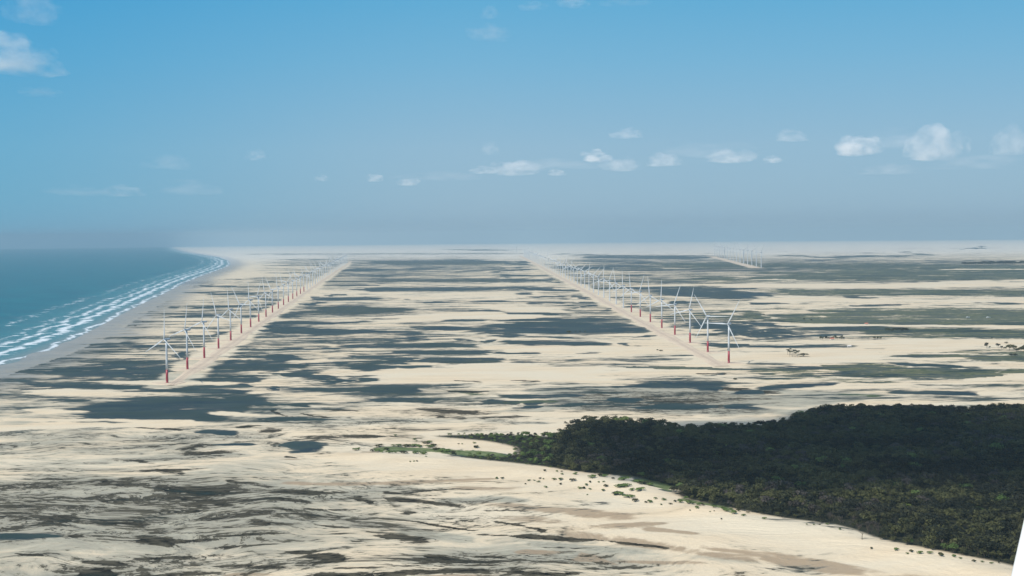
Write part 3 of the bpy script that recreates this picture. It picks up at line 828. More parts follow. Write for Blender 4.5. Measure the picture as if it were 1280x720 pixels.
def limb(p, q, r0_, r1_, n=6):
    p, q = np.array(p, float), np.array(q, float); u = (q - p) / np.linalg.norm(q - p)
    a = np.cross(u, [0.3, .9, .1]); a /= np.linalg.norm(a); b = np.cross(u, a)
    v = [tuple(p + (a * math.cos(2 * math.pi * k / n) + b * math.sin(2 * math.pi * k / n)) * r0_) for k in range(n)] + \
        [tuple(q + (a * math.cos(2 * math.pi * k / n) + b * math.sin(2 * math.pi * k / n)) * r1_) for k in range(n)]
    f = [(k, (k + 1) % n, n + (k + 1) % n, n + k) for k in range(n)] + [tuple(range(n))[::-1], tuple(range(n, 2 * n))]
    return v, f
def limbs(name, segs, mat):
    v, f = [], []
    for s_ in segs:
        a, b = limb(*s_); o_ = len(v); v += a; f += [tuple(i_ + o_ for i_ in g_) for g_ in b]
    return mk(name, v, f, mat, False)
def trunk_mesh(h, seed, bare=False):
    g = random.Random(seed)
    fork = h * (.35 if not bare else .25)
    segs = [((0, 0, -.4), (g.uniform(-.2, .2), g.uniform(-.2, .2), fork), .28, .2)]
    for k in range(5 if not bare else 9):
        a = g.uniform(0, 6.28); l = h * g.uniform(.25, .42)
        p = (segs[0][1][0], segs[0][1][1], fork * g.uniform(.7, 1)); q = (p[0] + math.cos(a) * l, p[1] + math.sin(a) * l, min(h * .95, fork + h * g.uniform(.3, .65)))
        segs.append((p, q, .16, .05))
        if bare:
            for _ in range(3):
                a2_ = a + g.uniform(-1, 1); q2 = (q[0] + math.cos(a2_) * l * .4, q[1] + math.sin(a2_) * l * .4, q[2] + h * g.uniform(.05, .25)); segs.append((q, q2, .06, .03))
    return limbs('trunk', segs, BARK)

NV = 10
variants = [crown(6 + k % 4, 300, 6.3, 9.5, 1.0, .62, 100 + k) for k in range(NV)]
tree_crowns = [quadmesh('crown', v, np.clip(tn + (k % 5 - 2) * .16, 0, 1), (LEAF,)) for k, (v, tn) in enumerate(variants)]
trunks = [trunk_mesh(7.5, k) for k in range(4)]
bare_trunks = [trunk_mesh(7.5, 40 + k, True) for k in range(3)]
twig_v = [crown(6, 90, 3.6, 7.5, 2, .35, 300 + k) for k in range(3)]
twig_me = [quadmesh('crown', v, tn, (LEAFG,)) for v, tn in twig_v]
yel_me = [quadmesh('crown', v, tn, (LEAFY,)) for v, tn in variants[:2]]
greenb_me = [quadmesh('crown', v, np.clip(tn - .3, 0, 1), (LEAFB,)) for v, tn in variants[:4]]

# points of the wood
gx0, gx1 = FP[:, 0].min(), FP[:, 0].max(); gy0, gy1 = FP[:, 1].min(), FP[:, 1].max()
spc = 8.4
XX, YY = np.meshgrid(np.arange(gx0, gx1, spc), np.arange(gy0, gy1, spc))
XX = XX + rng.uniform(-3.6, 3.6, XX.shape) ; YY = YY + rng.uniform(-3.6, 3.6, YY.shape)
XX, YY = XX.ravel(), YY.ravel()
m = in_poly(XX, YY, FP); XX, YY = XX[m], YY[m]
ed = poly_dist(XX, YY, FP)
ppx, ppy, pde = to_px(XX, YY, np.zeros_like(XX))
m = (ppx < 1340) & (ppx > 400) & (ppy < 760) & (ed > 1.5)
XX, YY, ed, ppx, ppy, pde = [q[m] for q in (XX, YY, ed, ppx, ppy, pde)]
hgt_ = .48 + .42 * sstep(2, 30, ed) + (vnoise(XX, YY, 45, 51) - .5) * .45 + rng.uniform(-.26, .26, len(XX)) + .3 * (rng.uniform(size=len(XX)) < .10)
left = sstep(720, 640, ppx)                        # the low tongue of scrub on the left
hgt_ = hgt_ * (1 - .45 * left)
hump = np.exp(-(((ppx - 745) / 55) ** 2 + ((ppy - 540) / 22) ** 2))
hgt_ = hgt_ * (1 + .12 * hump)
thin = rng.uniform(size=len(XX)) < (.93)
XX, YY, ed, ppx, ppy, hgt_, pde = [q[thin] for q in (XX, YY, ed, ppx, ppy, hgt_, pde)]
zz = gz(XX, YY)
# the nearest visible ones are individual trees
tz = zz + 7 * hgt_
vis = (ppx < 1290) & (ppy < 735)
order = np.argsort(np.where(vis, pde, 1e9))[:290]
ind = np.zeros(len(XX), bool); ind[order] = True
print('TREES', len(XX), 'individual', ind.sum())
GREY_SPOTS = [(1050, 662), (1072, 668), (1060, 655), (1085, 672), (930, 635), (1042, 650), (1095, 665), (1003, 645)]
yel = np.argmin((ppx - 1133) ** 2 + (ppy - 647) ** 2)
for q in order:
    X, Y, z, h_ = XX[q], YY[q], zz[q], hgt_[q]
    near_grey = min((ppx[q] - a) ** 2 + (ppy[q] - b) ** 2 * 3 for a, b in GREY_SPOTS) < 110
    e = empty('tree', (X, Y, z), random.uniform(0, 6.28)); s_ = h_ * random.uniform(.92, 1.1); e.scale = (s_ * random.uniform(.9, 1.15), s_, s_)
    if q == yel:
        tag(e, 'bright yellow-green tree standing out among the dark trees of the wood', 'tree'); link('crown', yel_me[0], e); link('trunk', trunks[0], e)
    elif near_grey:
        tag(e, 'bare grey-brown tree at the sandy front edge of the wood', 'tree', 'bare grey trees at the front edge of the wood')
        e.name = 'bare_tree'; link('crown', random.choice(twig_me), e); link('trunk', random.choice(bare_trunks), e)
    elif ed[q] < 9:
        tag(e, 'low green tree on the sandy front edge of the dark wood', 'tree', 'low green trees along the front edge of the wood')
        link('crown', random.choice(greenb_me if random.random() < .25 else tree_crowns), e); link('trunk', random.choice(trunks), e)
    else:
        tag(e, 'dark green round-crowned tree packed inside the near part of the wood', 'tree', 'dark trees in the near part of the wood')
        link('crown', random.choice(tree_crowns), e); link('trunk', random.choice(trunks), e)
yq = yel
if not ind[yq]:
    e = empty('tree', (XX[yq], YY[yq], zz[yq])); tag(e, 'bright yellow-green tree standing out among the dark trees of the wood', 'tree')
    link('crown', yel_me[0], e); link('trunk', trunks[0], e); ind[yq] = True
# everything behind them reads as one mass
rest = np.where(~ind)[0]
Vs, Ts, MI = [], [], []
patch = vnoise(XX, YY, 70, 61); patchb = vnoise(XX, YY, 25, 62); brown = vnoise(XX, YY, 60, 64)
for q in rest:
    v, tn = variants[rng.integers(NV)]
    if pde[q] > 1600: sel = slice(0, 4 * 240)
    else: sel = slice(0, 4 * 300)
    v = v[sel]; tn = tn[sel]
    a = rng.uniform(0, 6.28); ca, sa_ = math.cos(a), math.sin(a); s_ = hgt_[q]
    ex = 1.12
    P = np.stack([(v[:, 0] * ca - v[:, 1] * sa_) * s_ * ex, (v[:, 0] * sa_ + v[:, 1] * ca) * s_ * ex, v[:, 2] * s_], 1) + np.array([XX[q], YY[q], zz[q]])
    Vs.append(P); Ts.append(np.clip(tn + rng.normal() * .18 + (patch[q] - .5) * .7 + .25 * left_q if False else tn + rng.normal() * .26 + (patch[q] - .5) * 1.1 + (patchb[q] - .5) * .5, 0, 1))
    gr = 1 if rng.uniform() < .03 + .25 * (brown[q] > .68) else (2 if rng.uniform() < .012 + .5 * max(0, 1 - ed[q] / 6) * (ppx[q] < 900) or (ppx[q] < 690 and rng.uniform() < .6) else 0)
    MI.append(np.full(len(v) // 4, gr))
Vs = np.vstack(Vs); Ts = np.concatenate(Ts); MI = np.concatenate(MI)
fme = quadmesh('wood', Vs, Ts, (LEAF, LEAFG, LEAFB))
fme.polygons.foreach_set('material_index', MI.astype(np.int32))
wood = link('dense_wood', fme); tag(wood, 'dense dark wood covering the ground behind the front dune', 'wood', kind='stuff')
print('WOOD QUADS', len(MI))

# bushes on the sand ---------------------------------------------------------
bush_v = [crown(5, 130, 1.0, .9, .05, .14, 500 + k, .6) for k in range(6)]
bush_me = [quadmesh('bush', v, tn, (LEAFB if k % 3 else LEAF,)) for k, (v, tn) in enumerate(bush_v)]
stem_me = limbs('stem', [((0, 0, -.3), (.1 * math.cos(a), .1 * math.sin(a), .45), .06, .02) for a in (0, 1.5, 3, 4.5)], BARK)
BUSH = []
for (zx, zy, s_) in [(165,130,9),(85,168,7),(110,168,6),(140,160,7),(158,163,5),(132,174,8),(68,184,6),(210,165,10),(240,166,12),(243,185,8),(172,200,9),(225,132,6),(250,132,6),(250,147,7),(320,145,11),(303,172,14),
        (395,162,20),(340,205,10),(358,205,10),(390,210,7),(370,192,10),(390,183,8),(433,187,6),(458,187,6),(470,202,12),(455,217,10),(378,237,5),(440,150,16),(465,150,18),(560,170,26),(505,172,9),(545,203,26),(575,205,20),
        (520,232,22),(548,235,22),(583,248,24),(620,270,17),(600,226,12),(630,185,22),(660,190,25),(690,197,16),(640,225,20),(670,282,8),(690,280,12),(745,297,7),(793,298,8),(845,288,14),(885,290,18),(890,331,5),(925,322,11),
        (940,303,13),(955,303,10),(1008,314,13),(990,342,4),(1010,340,4),(1060,328,14),(1072,338,12),(1047,370,6),(1110,348,16),(1095,320,8),(1130,328,12),(1158,359,9),(1265,373,10),(1180,338,8),(720,268,9),(760,275,10),(815,285,9),(905,296,12)]:
    BUSH.append((640 + zx / 4, 560 + zy / 4, s_ / 4, 'front'))
for (zx, zy, s_) in [(695,101,9),(615,151,18),(688,152,9),(712,152,14),(760,150,22),(790,149,22),(815,153,16),(848,138,16),(868,134,14),(870,155,18),(890,150,16),(793,121,7),(803,130,5),(1013,144,5),(1030,144,5),(1092,139,7),(1103,157,17),
        (497,173,12),(515,168,9),(585,180,12),(610,183,16),(632,187,12),(657,170,13),(665,190,18),(700,190,18),(740,190,20),(770,238,5),(790,238,5),(805,238,6),(850,218,5),(1205,316,9),(1232,317,9),(800,187,18),(835,192,18),(905,168,20),(930,172,22),(960,175,20),(985,185,18)]:
    BUSH.append((320 + zx / 4, 520 + zy / 4, s_ / 4, 'tongue'))
for (zx, zy, s_) in [(195,164,5),(230,166,5),(258,163,5),(295,157,8),(358,190,8),(517,281,8),(643,290,12),(697,310,7),(716,302,11),(760,310,12),(812,312,12),(865,322,15),(928,325,11),(962,338,7),(1030,354,10),(1070,352,8),(1120,357,8)]:
    BUSH.append((960 + zx / 4, 620 + zy / 4, s_ / 4, 'dune'))
for (a, b, s_) in [(919.5, 474, 3.2), (822, 438, 1.4), (826, 438.6, 2.4)]: BUSH.append((a, b, s_, 'flats'))
DIS = {(0, 'flats'): ''}
for k, (a, b, s_, wh) in enumerate(BUSH):
    X, Y = gp(a, b + s_ * .35); d = math.hypot(X, Y); rad_ = s_ * d / F * 1.45
    e = empty('bush', (X, Y, float(gz(X, Y)) - .05), random.uniform(0, 6.28))
    hs_ = min(max(rad_ * .75, .9), 3.2)
    e.scale = (rad_, rad_, hs_)
    if wh == 'front': lab, grp = 'small round green bush dotted on the bare sand in front of the wood', 'bushes on the sand in front of the middle of the wood'
    elif wh == 'tongue': lab, grp = 'low green bush at the left tip of the wood on pale sand', 'bushes at the left tip of the wood'
    elif wh == 'dune': lab, grp = 'small green bush in a line down the sunlit dune at lower right', 'bushes in a line on the dune at lower right'
    else: lab, grp = ['dark lone bush on the grassy rim below the end turbine', 'smaller of two dark bushes on bare sand left of the middle track', 'larger of two dark bushes on bare sand left of the middle track'][k - len(BUSH) + 3], None
    tag(e, lab, 'bush', grp)
    link('foliage', bush_me[k % 6] if wh != 'flats' else bush_me[0], e); link('stem', stem_me, e)

# far trees and palms -----------------------------------------------------------
def palm_meshes(seed):
    g = random.Random(seed); hh = 11
    lean = g.uniform(-.8, .8)
    tr = limbs('trunk', [((0, 0, -.5), (lean * .4, 0, hh * .5), .3, .22), ((lean * .4, 0, hh * .5), (lean, 0, hh), .22, .18)], BARK)
    vs = []
    for k in range(16):
        a = 6.283 * k / 16 + g.uniform(-.15, .15); el = g.uniform(-.1, .9)
        p = np.array([lean, 0, hh]); prev = None
        for s in range(5):
            t_ = s / 4; L_ = 4.2 * t_
            c_ = p + np.array([math.cos(a) * L_ * math.cos(el * .7), math.sin(a) * L_ * math.cos(el * .7), L_ * math.sin(el) - 2.6 * t_ * t_])
            wd = .75 * math.sin(math.pi * (.15 + .8 * t_)); sd_ = np.array([-math.sin(a), math.cos(a), 0]) * wd
            cur = (c_ - sd_ + [0, 0, -.35], c_ + sd_ + [0, 0, -.35], c_)
            if prev is not None:
                vs += [prev[0], cur[0], cur[2], prev[2]]; vs += [prev[2], cur[2], cur[1], prev[1]]
            prev = cur
    V_ = np.array(vs)
    return tr, quadmesh('fronds', V_, np.full(len(V_), .4), (LEAF,))
palms = [palm_meshes(k) for k in range(3)]
def palm(px_, py_, s_, lab, grp):
    X, Y = gp(px_, py_); e = empty('palm_tree', (X, Y, float(gz(X, Y))), random.uniform(0, 6.28)); e.scale = (s_,) * 3
    tr, fr = random.choice(palms); link('trunk', tr, e); link('fronds', fr, e); tag(e, lab, 'palm tree', grp)
for k, (a, b) in enumerate([(984.5, 444), (986.8, 446), (989, 444.5), (990.6, 446.4), (992.6, 444.8), (993.8, 446.8), (995.6, 445.2), (997.2, 446.6), (998.4, 444.2), (987.6, 443.2), (994.4, 443.4)]):
    palm(a, b, random.uniform(.85, 1.15), 'palm tree in the small dark clump on bare sand right of the end turbine', 'palms in the clump right of the end turbine')
for k, (a, b) in enumerate([(719.5, 418), (725, 418), (731.5, 418)]):
    palm(a, b, .75, ['leftmost', 'middle', 'rightmost'][k] + ' of three thin dark palms on the sand spit left of the middle track', 'thin palms left of the middle track')

def dtree(px_, py_, wpx, hpx, lab, grp=None, name='tree'):
    X, Y = gp(px_, py_); d = math.hypot(X, Y); e = empty(name, (X, Y, float(gz(X, Y))), random.uniform(0, 6.28))
    sw = wpx * d / F / 2 / 4.6; sh = hpx * d / F / 8.5; e.scale = (sw, sw, sh)
    link('crown', random.choice(tree_crowns), e); link('trunk', random.choice(trunks), e); tag(e, lab, 'tree', grp)
dtree(1004, 446, 12, 3.4, 'low spreading dark tree joined to the right of the palm clump')
dtree(711, 417.5, 6, 3.2, 'low dark tree left of three thin palms by the middle track')
dtree(1233.5, 436, 4.5, 6, 'lone dark tree at the left end of the tree line on the sand at right')
dtree(1237, 435.5, 2, 2, 'tiny dark bush-like tree just right of the lone left-end tree')
dtree(1247.5, 435.5, 4.5, 4.5, 'round dark tree second from left in the tree line on the sand at right')
for k, (a, b, w_, h_) in enumerate([(1252, 437, 3, 3.4), (1256, 437.5, 3.5, 3), (1262, 438, 7, 6), (1267, 438.5, 6, 6), (1271, 439.5, 6, 3), (1276, 440, 7, 5), (1281, 440, 8, 7), (1258, 430, 4, 2), (1264, 446, 5, 3), (1269, 446, 5, 3)]):
    dtree(a, b, w_, h_, 'dark tree in the broken tree line at the right end of the sand', 'trees at the right end of the sand')
for k, a in enumerate(np.arange(1026, 1056, 2.6)):
    dtree(a + random.uniform(-.6, .6), 424.8 - .02 * k, random.uniform(2.5, 4), random.uniform(2, 4.4), 'small dark tree in the row on the marsh edge beside the red roof', 'trees along the marsh edge beside the red roof')
for k, a in enumerate(np.arange(1108, 1136, 2.4)):
    dtree(a, 414.5 + random.uniform(-.4, .4), random.uniform(3, 4.5), random.uniform(2.5, 4), 'dark tree in the low grove on the green marsh at right', 'trees in the grove on the green marsh')
for k, a in enumerate(np.arange(1206, 1282, 2.7)):
    dtree(a, 331.7 - .012 * (a - 1206), random.uniform(4.5, 7), random.uniform(2.6, 4.2), 'dark blue-green tree in the distant grove on the pale dune', 'trees in the distant dune grove')
for k, (a, b) in enumerate([(1093, 424.5), (1097, 425), (1101, 425), (1240, 424.5), (1005, 401.5), (1014, 401.8), (955, 395)]):
    dtree(a, b, random.uniform(2, 3.5), random.uniform(2, 3.4), 'lone small dark tree standing in the green marsh at right', 'scattered small trees in the marsh')

# dead trunk on the dune crest
X, Y = gp(1077.5, 681)
dt = link('dead_tree', limbs('dead_tree', [((0, 0, -.5), (.2, .1, 6), .35, .22), ((.2, .1, 5), (-3.2, .6, 7.6), .2, .08), ((.1, 0, 4.2), (2.4, -.4, 6.6), .16, .06), ((-1.4, .3, 6.2), (-2.6, -.5, 9), .1, .04)], BARK))
dt.location = (X, Y, float(gz(X, Y))); tag(dt, 'dead bare trunk standing on the dune crest at the wood edge', 'dead tree')

# small houses and boats -----------------------------------------------------------
def box(v, f, x0, x1, y0, y1, z0, z1):
    o = len(v); v += [(x0, y0, z0), (x1, y0, z0), (x1, y1, z0), (x0, y1, z0), (x0, y0, z1), (x1, y0, z1), (x1, y1, z1), (x0, y1, z1)]
    f += [tuple(o + q for q in g) for g in ((0, 3, 2, 1), (4, 5, 6, 7), (0, 1, 5, 4), (1, 2, 6, 5), (2, 3, 7, 6), (3, 0, 4, 7))]
ROOF = plain('clay_tiles', (.42, .13, .08), .8, .2, 1); WALLM = plain('limewash', (.62, .58, .52), .85, .1, 1); DARK = plain('dark_timber', (.05, .045, .04), .7, .2, 2)
HULLW = plain('white_hull_paint', (.8, .8, .78), .45, .05, 1)
def house(px_, py_, L_, W_2, lab, roofm=ROOF, rz=0.1):
    X, Y = gp(px_, py_); e = empty('house', (X, Y, float(gz(X, Y)) - .1), rz); v, f = [], []
    box(v, f, -L_ / 2, L_ / 2, -W_2 / 2, W_2 / 2, 0, 3); wl = link('wall', mk('wall', v, f, WALLM, False), e)
    o = .5; h = 1.8 + W_2 * .1
    v = [(-L_ / 2 - o, -W_2 / 2 - o, 2.95), (L_ / 2 + o, -W_2 / 2 - o, 2.95), (L_ / 2 + o, W_2 / 2 + o, 2.95), (-L_ / 2 - o, W_2 / 2 + o, 2.95), (-L_ / 2 - o, 0, 3 + h), (L_ / 2 + o, 0, 3 + h)]
    link('roof', mk('roof', v, [(0, 1, 5, 4), (3, 4, 5, 2), (0, 4, 3), (1, 2, 5), (0, 3, 2, 1)], roofm, False), e)
    v, f = [], []; box(v, f, -.5, .5, -W_2 / 2 - .08, -W_2 / 2 - .005, 0, 2.1); link('door', mk('door', v, f, DARK, False), e)
    for s_ in (-1, 1):
        v, f = [], []; box(v, f, s_ * L_ * .3 - .6, s_ * L_ * .3 + .6, -W_2 / 2 - .07, -W_2 / 2 - .005, 1, 2.1); link('window', mk('window', v, f, DARK, False), e)
    tag(e, lab, 'house'); return e
house(1040, 425.2, 9, 6, 'small house with a red roof among the trees on the marsh edge')
house(1083, 406.2, 9, 6, 'tiny red-roofed house on the narrow sand strip above the green marsh')
house(1061.5, 434.5, 8, 5, 'small pale hut alone on the bare sand right of the palms', WALLM)
house(441, 324.2, 60, 14, 'long low building at the far end of the beach turbine row', GREYM)
def boat(px_, py_, L_, lab, mat, rz=0.2, grp=None):
    X, Y = gp(px_, py_); e = empty('boat', (X, Y, float(gz(X, Y)) + .1), rz)
    secs = [(-.5, .75, 0), (-.25, 1, 0), (.1, 1, 0), (.35, .7, .15), (.5, .06, .45)]; v = []; f = []
    B = L_ * .16; Hh = L_ * .12
    for s_, w_, rise in secs:
        v += [(s_ * L_, -B * w_, Hh + rise * Hh), (s_ * L_, -B * w_ * .6, rise * Hh * .8), (s_ * L_, B * w_ * .6, rise * Hh * .8), (s_ * L_, B * w_, Hh + rise * Hh)]
    for q in range(len(secs) - 1):
        for k in range(4): f.append((q * 4 + k, q * 4 + (k + 1) % 4, (q + 1) * 4 + (k + 1) % 4, (q + 1) * 4 + k))
    f += [(0, 3, 2, 1), (16, 17, 18, 19)]
    link('hull', mk('hull', v, f, mat, False), e)
    v, f = [], []; box(v, f, -.35 * L_, -.02 * L_, -B * .6, B * .6, Hh + .01, Hh + 1.5); link('cabin', mk('cabin', v, f, mat, False), e)
    tag(e, lab, 'boat', grp)
boat(1210, 397.3, 12, 'white boat on the marsh channel, left of two at right', HULLW, .1)
boat(1235.5, 397.5, 13, 'white boat on the marsh channel, right of two at right', HULLW, .05)
boat(169.5, 408, 8, 'small dark boat drawn up on the beach, nearer of two', DARK, .5)
boat(178.5, 402.8, 7, 'small dark boat drawn up on the beach, farther of two', DARK, .3)

# ------------------------------------------------------------------ the aircraft's own white strut at the right edge of view
def strut():
    # aerofoil-section tube from the undercarriage up towards the wing
    D_ = 1.6
    p = np.array(ray([1263.5], [728]))[0] * D_ + np.array([0, 0, H]); q = np.array(ray([1281], [652]))[0] * D_ + np.array([0, 0, H])
    u = (q - p) / np.linalg.norm(q - p)
    a = p - u * .28; b = p + u * 1.5
    side = np.cross(u, fw); side /= np.linalg.norm(side)
    if side[0] < 0: side = -side
    fwd = np.cross(side, u)
    v, f = [], []; n = 28; st = 10
    for s_ in range(st + 1):
        c_ = a + (b - a) * s_ / st
        wd = .052 + .010 * s_ / st
        for k in range(n):
            an = 2 * math.pi * k / n
            X_ = wd * (1 - math.cos(an)); Y_ = .022 * math.sin(an) * (1.0 + .35 * math.cos(an))
            v.append(tuple(c_ + side * X_ + fwd * Y_))
    for s_ in range(st):
        for k in range(n): f.append((s_ * n + k, s_ * n + (k + 1) % n, (s_ + 1) * n + (k + 1) % n, (s_ + 1) * n + k))
    f.append(tuple(range(n))[::-1]); f.append(tuple(st * n + k for k in range(n)))
    o = link('aircraft_strut', mk('aircraft_strut', v, f, plain('aircraft_white_paint', (.82, .83, .82), .3, .02, 3), True))
    tag(o, 'white strut of the aircraft at the lower right corner, in front of the wood', 'aircraft strut')
strut()

# ------------------------------------------------------------------ clouds
def cloud_mat(name, dens, c=(1, 1, 1), soft=False):
    m = bpy.data.materials.new(name); m.use_nodes = True; n = m.node_tree.nodes; l = m.node_tree.links
    n.remove(n['Principled BSDF']); v = n.new('ShaderNodeVolumePrincipled')
    v.inputs['Color'].default_value = (*c, 1); v.inputs['Density'].default_value = dens; v.inputs['Anisotropy'].default_value = .0
    if soft:
        nt = m.node_tree
        tc = n.new('ShaderNodeTexCoord'); no = n.new('ShaderNodeTexNoise'); no.inputs['Scale'].default_value = 2.0; no.inputs['Detail'].default_value = 6; no.inputs['Roughness'].default_value = .62
        oi = n.new('ShaderNodeObjectInfo'); ad = n.new('ShaderNodeVectorMath'); ad.operation = 'ADD'; l.new(tc.outputs['Object'], ad.inputs[0]); l.new(oi.outputs['Location'], ad.inputs[1])
        l.new(ad.outputs[0], no.inputs['Vector'])
        ln = n.new('ShaderNodeVectorMath'); ln.operation = 'LENGTH'; l.new(tc.outputs['Object'], ln.inputs[0])
        def M(op, a, b):
            q = n.new('ShaderNodeMath'); q.operation = op
            for i_, z_ in enumerate((a, b)):
                if isinstance(z_, bpy.types.NodeSocket): l.new(z_, q.inputs[i_])
                else: q.inputs[i_].default_value = z_
            return q.outputs[0]
        d1 = M('ADD', M('MULTIPLY', M('SUBTRACT', no.outputs['Fac'], .5), 5.0), M('SUBTRACT', .80, M('MULTIPLY', ln.outputs['Value'], .95)))
        d2 = M('MINIMUM', M('MAXIMUM', d1, 0.0), 1.0)
        l.new(M('MULTIPLY', d2, dens * 2.6), v.inputs['Density'])
    l.new(v.outputs[0], n['Material Output'].inputs['Volume']); return m
def cloud_mesh(seed, sub=5, lump=.45):
    b = bmesh.new(); bmesh.ops.create_icosphere(b, subdivisions=sub, radius=1); me = bpy.data.meshes.new('cloud'); b.to_mesh(me); b.free()
    n = len(me.vertices); co = np.zeros(n * 3, np.float32); me.vertices.foreach_get('co', co); P = co.reshape(-1, 3).astype(float)
    g = np.random.default_rng(seed)
    k = 46; C_ = g.normal(size=(k, 3)); C_ /= np.linalg.norm(C_, axis=1)[:, None]; rr_ = g.uniform(.22, .62, k); am = g.uniform(.2, 1, k)
    d_ = np.linalg.norm(P[:, None] - C_[None], axis=2)
    bumpv = (am[None] * np.sqrt(np.clip(1 - (d_ / rr_[None]) ** 2, 0, 1)) * rr_[None]).max(1)
    k2 = 240; C2 = g.normal(size=(k2, 3)); C2 /= np.linalg.norm(C2, axis=1)[:, None]; r2 = g.uniform(.08, .2, k2)
    d2 = np.linalg.norm(P[:, None] - C2[None], axis=2); b2_ = (np.sqrt(np.clip(1 - (d2 / r2[None]) ** 2, 0, 1)) * r2[None]).max(1)
    rad_ = .55 + lump * 1.4 * bumpv + .5 * b2_
    P = P * rad_[:, None]; P[:, 2] = np.where(P[:, 2] < -.22, -.22 + (P[:, 2] + .22) * .2, P[:, 2])
    me.vertices.foreach_set('co', P.astype(np.float32).ravel()); me.update()
    return me
def cloud(px_, py_, wpx, hpx, dens_tau, lab, seed, dist=19000, grp=None):
    d = ray([px_], [py_])[0]; d = d / math.hypot(d[0], d[1]); c_ = d * dist + np.array([0, 0, H])
    me = cloud_mesh(seed); rx_ = wpx * dist / F / 2 * 1.45; rz_ = hpx * dist / F / 2 / .5
    me.materials.append(cloud_mat('cloud_vapour', dens_tau * .55 / (rx_ * 1.6), soft=True))
    o = link('cloud', me); o.location = c_; o.scale = (rx_, rx_ * .9, rz_); o.rotation_euler = (0, 0, seed * 1.3)
    tag(o, lab, 'cloud', grp)
    return o
CL = [(1071, 186, 58, 24, 1.3, 'bright white puff of cloud low over the right horizon, left of the largest one'),
      (1166, 187, 66, 40, 1.1, 'largest round white cloud low over the right horizon'),
      (1262, 182, 50, 34, .5, 'faint pale cloud at the right edge of the sky'),
      (912, 198, 66, 16, .9, 'flat white cloud low in the sky above the far turbine cluster'),
      (966, 201, 22, 8, .8, 'small white cloud scrap right of the flat cloud above the far turbines'),
      (990, 172, 46, 14, .35, 'thin faint cloud above and left of the bright right-hand puff'),
      (745, 198, 34, 14, 1.3, 'bright small cloud low above the far end of the middle turbine row'),
      (775, 208, 56, 18, .6, 'pale cloud joined to the lower right of the bright small cloud'),
      (830, 202, 44, 18, .7, 'soft round cloud right of the pale pair at mid sky'),
      (784, 169, 40, 12, .45, 'faint pink-white cloud above the pale pair'),
      (645, 213, 60, 18, .9, 'white ragged cloud low over the centre of the horizon'),
      (606, 214, 36, 10, .5, 'thin cloud trailing to the left of the ragged centre cloud'),
      (696, 217, 24, 8, .6, 'tiny cloud right of the ragged centre cloud'),
      (470, 224, 22, 10, .7, 'tiny white cloud left of a pair over the beach row far end'),
      (510, 229, 32, 9, .6, 'small flat cloud right of a pair over the beach row far end'),
      (402, 224, 20, 8, .3, 'very faint small cloud over the beach turbine row'),
      (320, 196, 24, 14, .28, 'very faint cloud above the left of the horizon'),
      (210, 206, 66, 18, .2, 'faint smear of cloud over the surf at left'),
      (155, 241, 46, 14, .35, 'faint low cloud over the sea at left'),
      (100, 241, 80, 12, .2, 'faint flat cloud bank low over the sea'),
      (240, 238, 90, 18, .22, 'broad faint cloud bank just above the left coast'),
      (10, 77, 105, 44, 1.5, 'large soft white cloud at the upper left edge of the sky'),
      (42, 17, 66, 34, .35, 'faint cloud near the top left corner'),
      (50, 117, 44, 10, .3, 'thin wisp below the soft white cloud at upper left'),
      (612, 44, 60, 18, .3, 'faint wisp high in the middle of the sky'),
      (612, 18, 26, 16, .2, 'small faint wisp near the top middle of the sky'),
      (716, 5, 40, 12, .4, 'faint cloud cut by the top edge right of the middle'),
      (665, 9, 40, 10, .22, 'faint wisp at the top edge left of the cut cloud'),
      (780, 3, 60, 8, .2, 'thin faint streak of cloud along the top edge')]
CL += [(700, 207, 130, 12, .22, 'thin faint cloud bank behind the bright small clouds at mid sky'), (880, 190, 110, 18, .18, 'thin pale veil of cloud behind the flat white cloud'),
       (1110, 214, 70, 12, .3, 'faint grey-pink cloud below the bright right-hand puff'), (1120, 178, 90, 20, .2, 'faint veil between the two brightest clouds at right'),
       (1215, 205, 100, 16, .22, 'thin low cloud bank under the largest cloud at right'), (550, 222, 110, 10, .18, 'faint flat haze cloud left of the ragged centre cloud'),
       (612, 188, 24, 18, .2, 'faint upright wisp above the ragged centre cloud')]
for k, (a, b, c_, d_, tau, lab) in enumerate(CL):
    cloud(a, b, c_, d_, tau, lab, 900 + k, 19000 if b > 150 else 7000)
# the cloud whose shadow lies over the wood, high above and behind the view
def overhead(tx, ty, alt, rx_, ry_, seed, tau, lab):
    X, Y = gp(tx, ty); k = alt / sdir.z
    me = cloud_mesh(seed, 4); me.materials.append(cloud_mat('cloud_vapour', tau / 260.0))
    o = link('cloud', me); o.location = (X + sdir.x * k, Y + sdir.y * k, alt); o.scale = (rx_, ry_, 200); tag(o, lab, 'cloud')
overhead(1080, 560, 1500, 500, 400, 77, 2.2, 'cumulus cloud high overhead, shading the right of the wood')

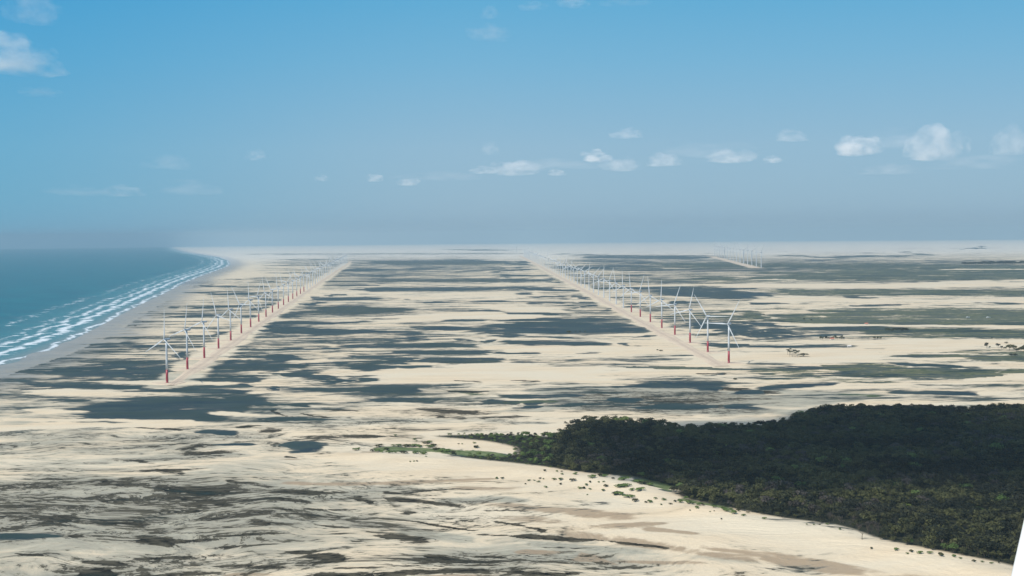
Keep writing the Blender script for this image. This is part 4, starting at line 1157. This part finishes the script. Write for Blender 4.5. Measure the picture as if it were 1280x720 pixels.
# ------------------------------------------------------------------ haze
v, f = [], []
box(v, f, -80000, 80000, -80000, 80000, -450, 420)
hm = bpy.data.materials.new('air'); hm.use_nodes = True; n = hm.node_tree.nodes; n.remove(n['Principled BSDF'])
pv = n.new('ShaderNodeVolumePrincipled'); pv.inputs['Color'].default_value = (.45, .61, .70, 1); pv.inputs['Density'].default_value = 4.2e-5; pv.inputs['Anisotropy'].default_value = .2
hm.node_tree.links.new(pv.outputs[0], n['Material Output'].inputs['Volume'])
hz = link('haze', mk('haze', v, f, hm, False)); tag(hz, kind='stuff')

# ------------------------------------------------------------------ single out the members of the small groups by their order from the left
bpy.context.view_layer.update()
from collections import defaultdict
gr_ = defaultdict(list)
for o in col.objects:
    if o.parent is None and o.get('category') in ('bush', 'tree', 'palm tree') and o.get('group') and o['group'] != 'dark trees in the near part of the wood':
        gr_[o['label']].append(o)
SHORT = {'small round green bush dotted on the bare sand in front of the wood': 'small green bush on sand before the wood',
         'low green bush at the left tip of the wood on pale sand': 'low green bush at the left tip of the wood',
         'small green bush in a line down the sunlit dune at lower right': 'small green bush on the lower right dune',
         'bare grey-brown tree at the sandy front edge of the wood': 'bare grey tree at the front of the wood',
         'low green tree on the sandy front edge of the dark wood': 'low green tree edging the dark wood',
         'palm tree in the small dark clump on bare sand right of the end turbine': 'palm in the small clump on bare sand',
         'dark tree in the broken tree line at the right end of the sand': 'dark tree in the broken line on sand at right',
         'small dark tree in the row on the marsh edge beside the red roof': 'small dark tree in the row by the red roof',
         'dark tree in the low grove on the green marsh at right': 'dark tree of the low grove on green marsh',
         'dark blue-green tree in the distant grove on the pale dune': 'dark tree of the distant dune grove at right',
         'lone small dark tree standing in the green marsh at right': 'lone small tree scattered in the marsh at right'}
for lab, os_ in gr_.items():
    if len(os_) < 2: continue
    def pxx(o):
        p = o.location; a, b, c_ = to_px(np.array([p.x]), np.array([p.y]), np.array([p.z])); return float(a[0])
    for k, o in enumerate(sorted(os_, key=pxx)):
        o['label'] = SHORT.get(lab, lab) + ', ' + (ordinal(k + 1) + ' from left' if k else 'leftmost')
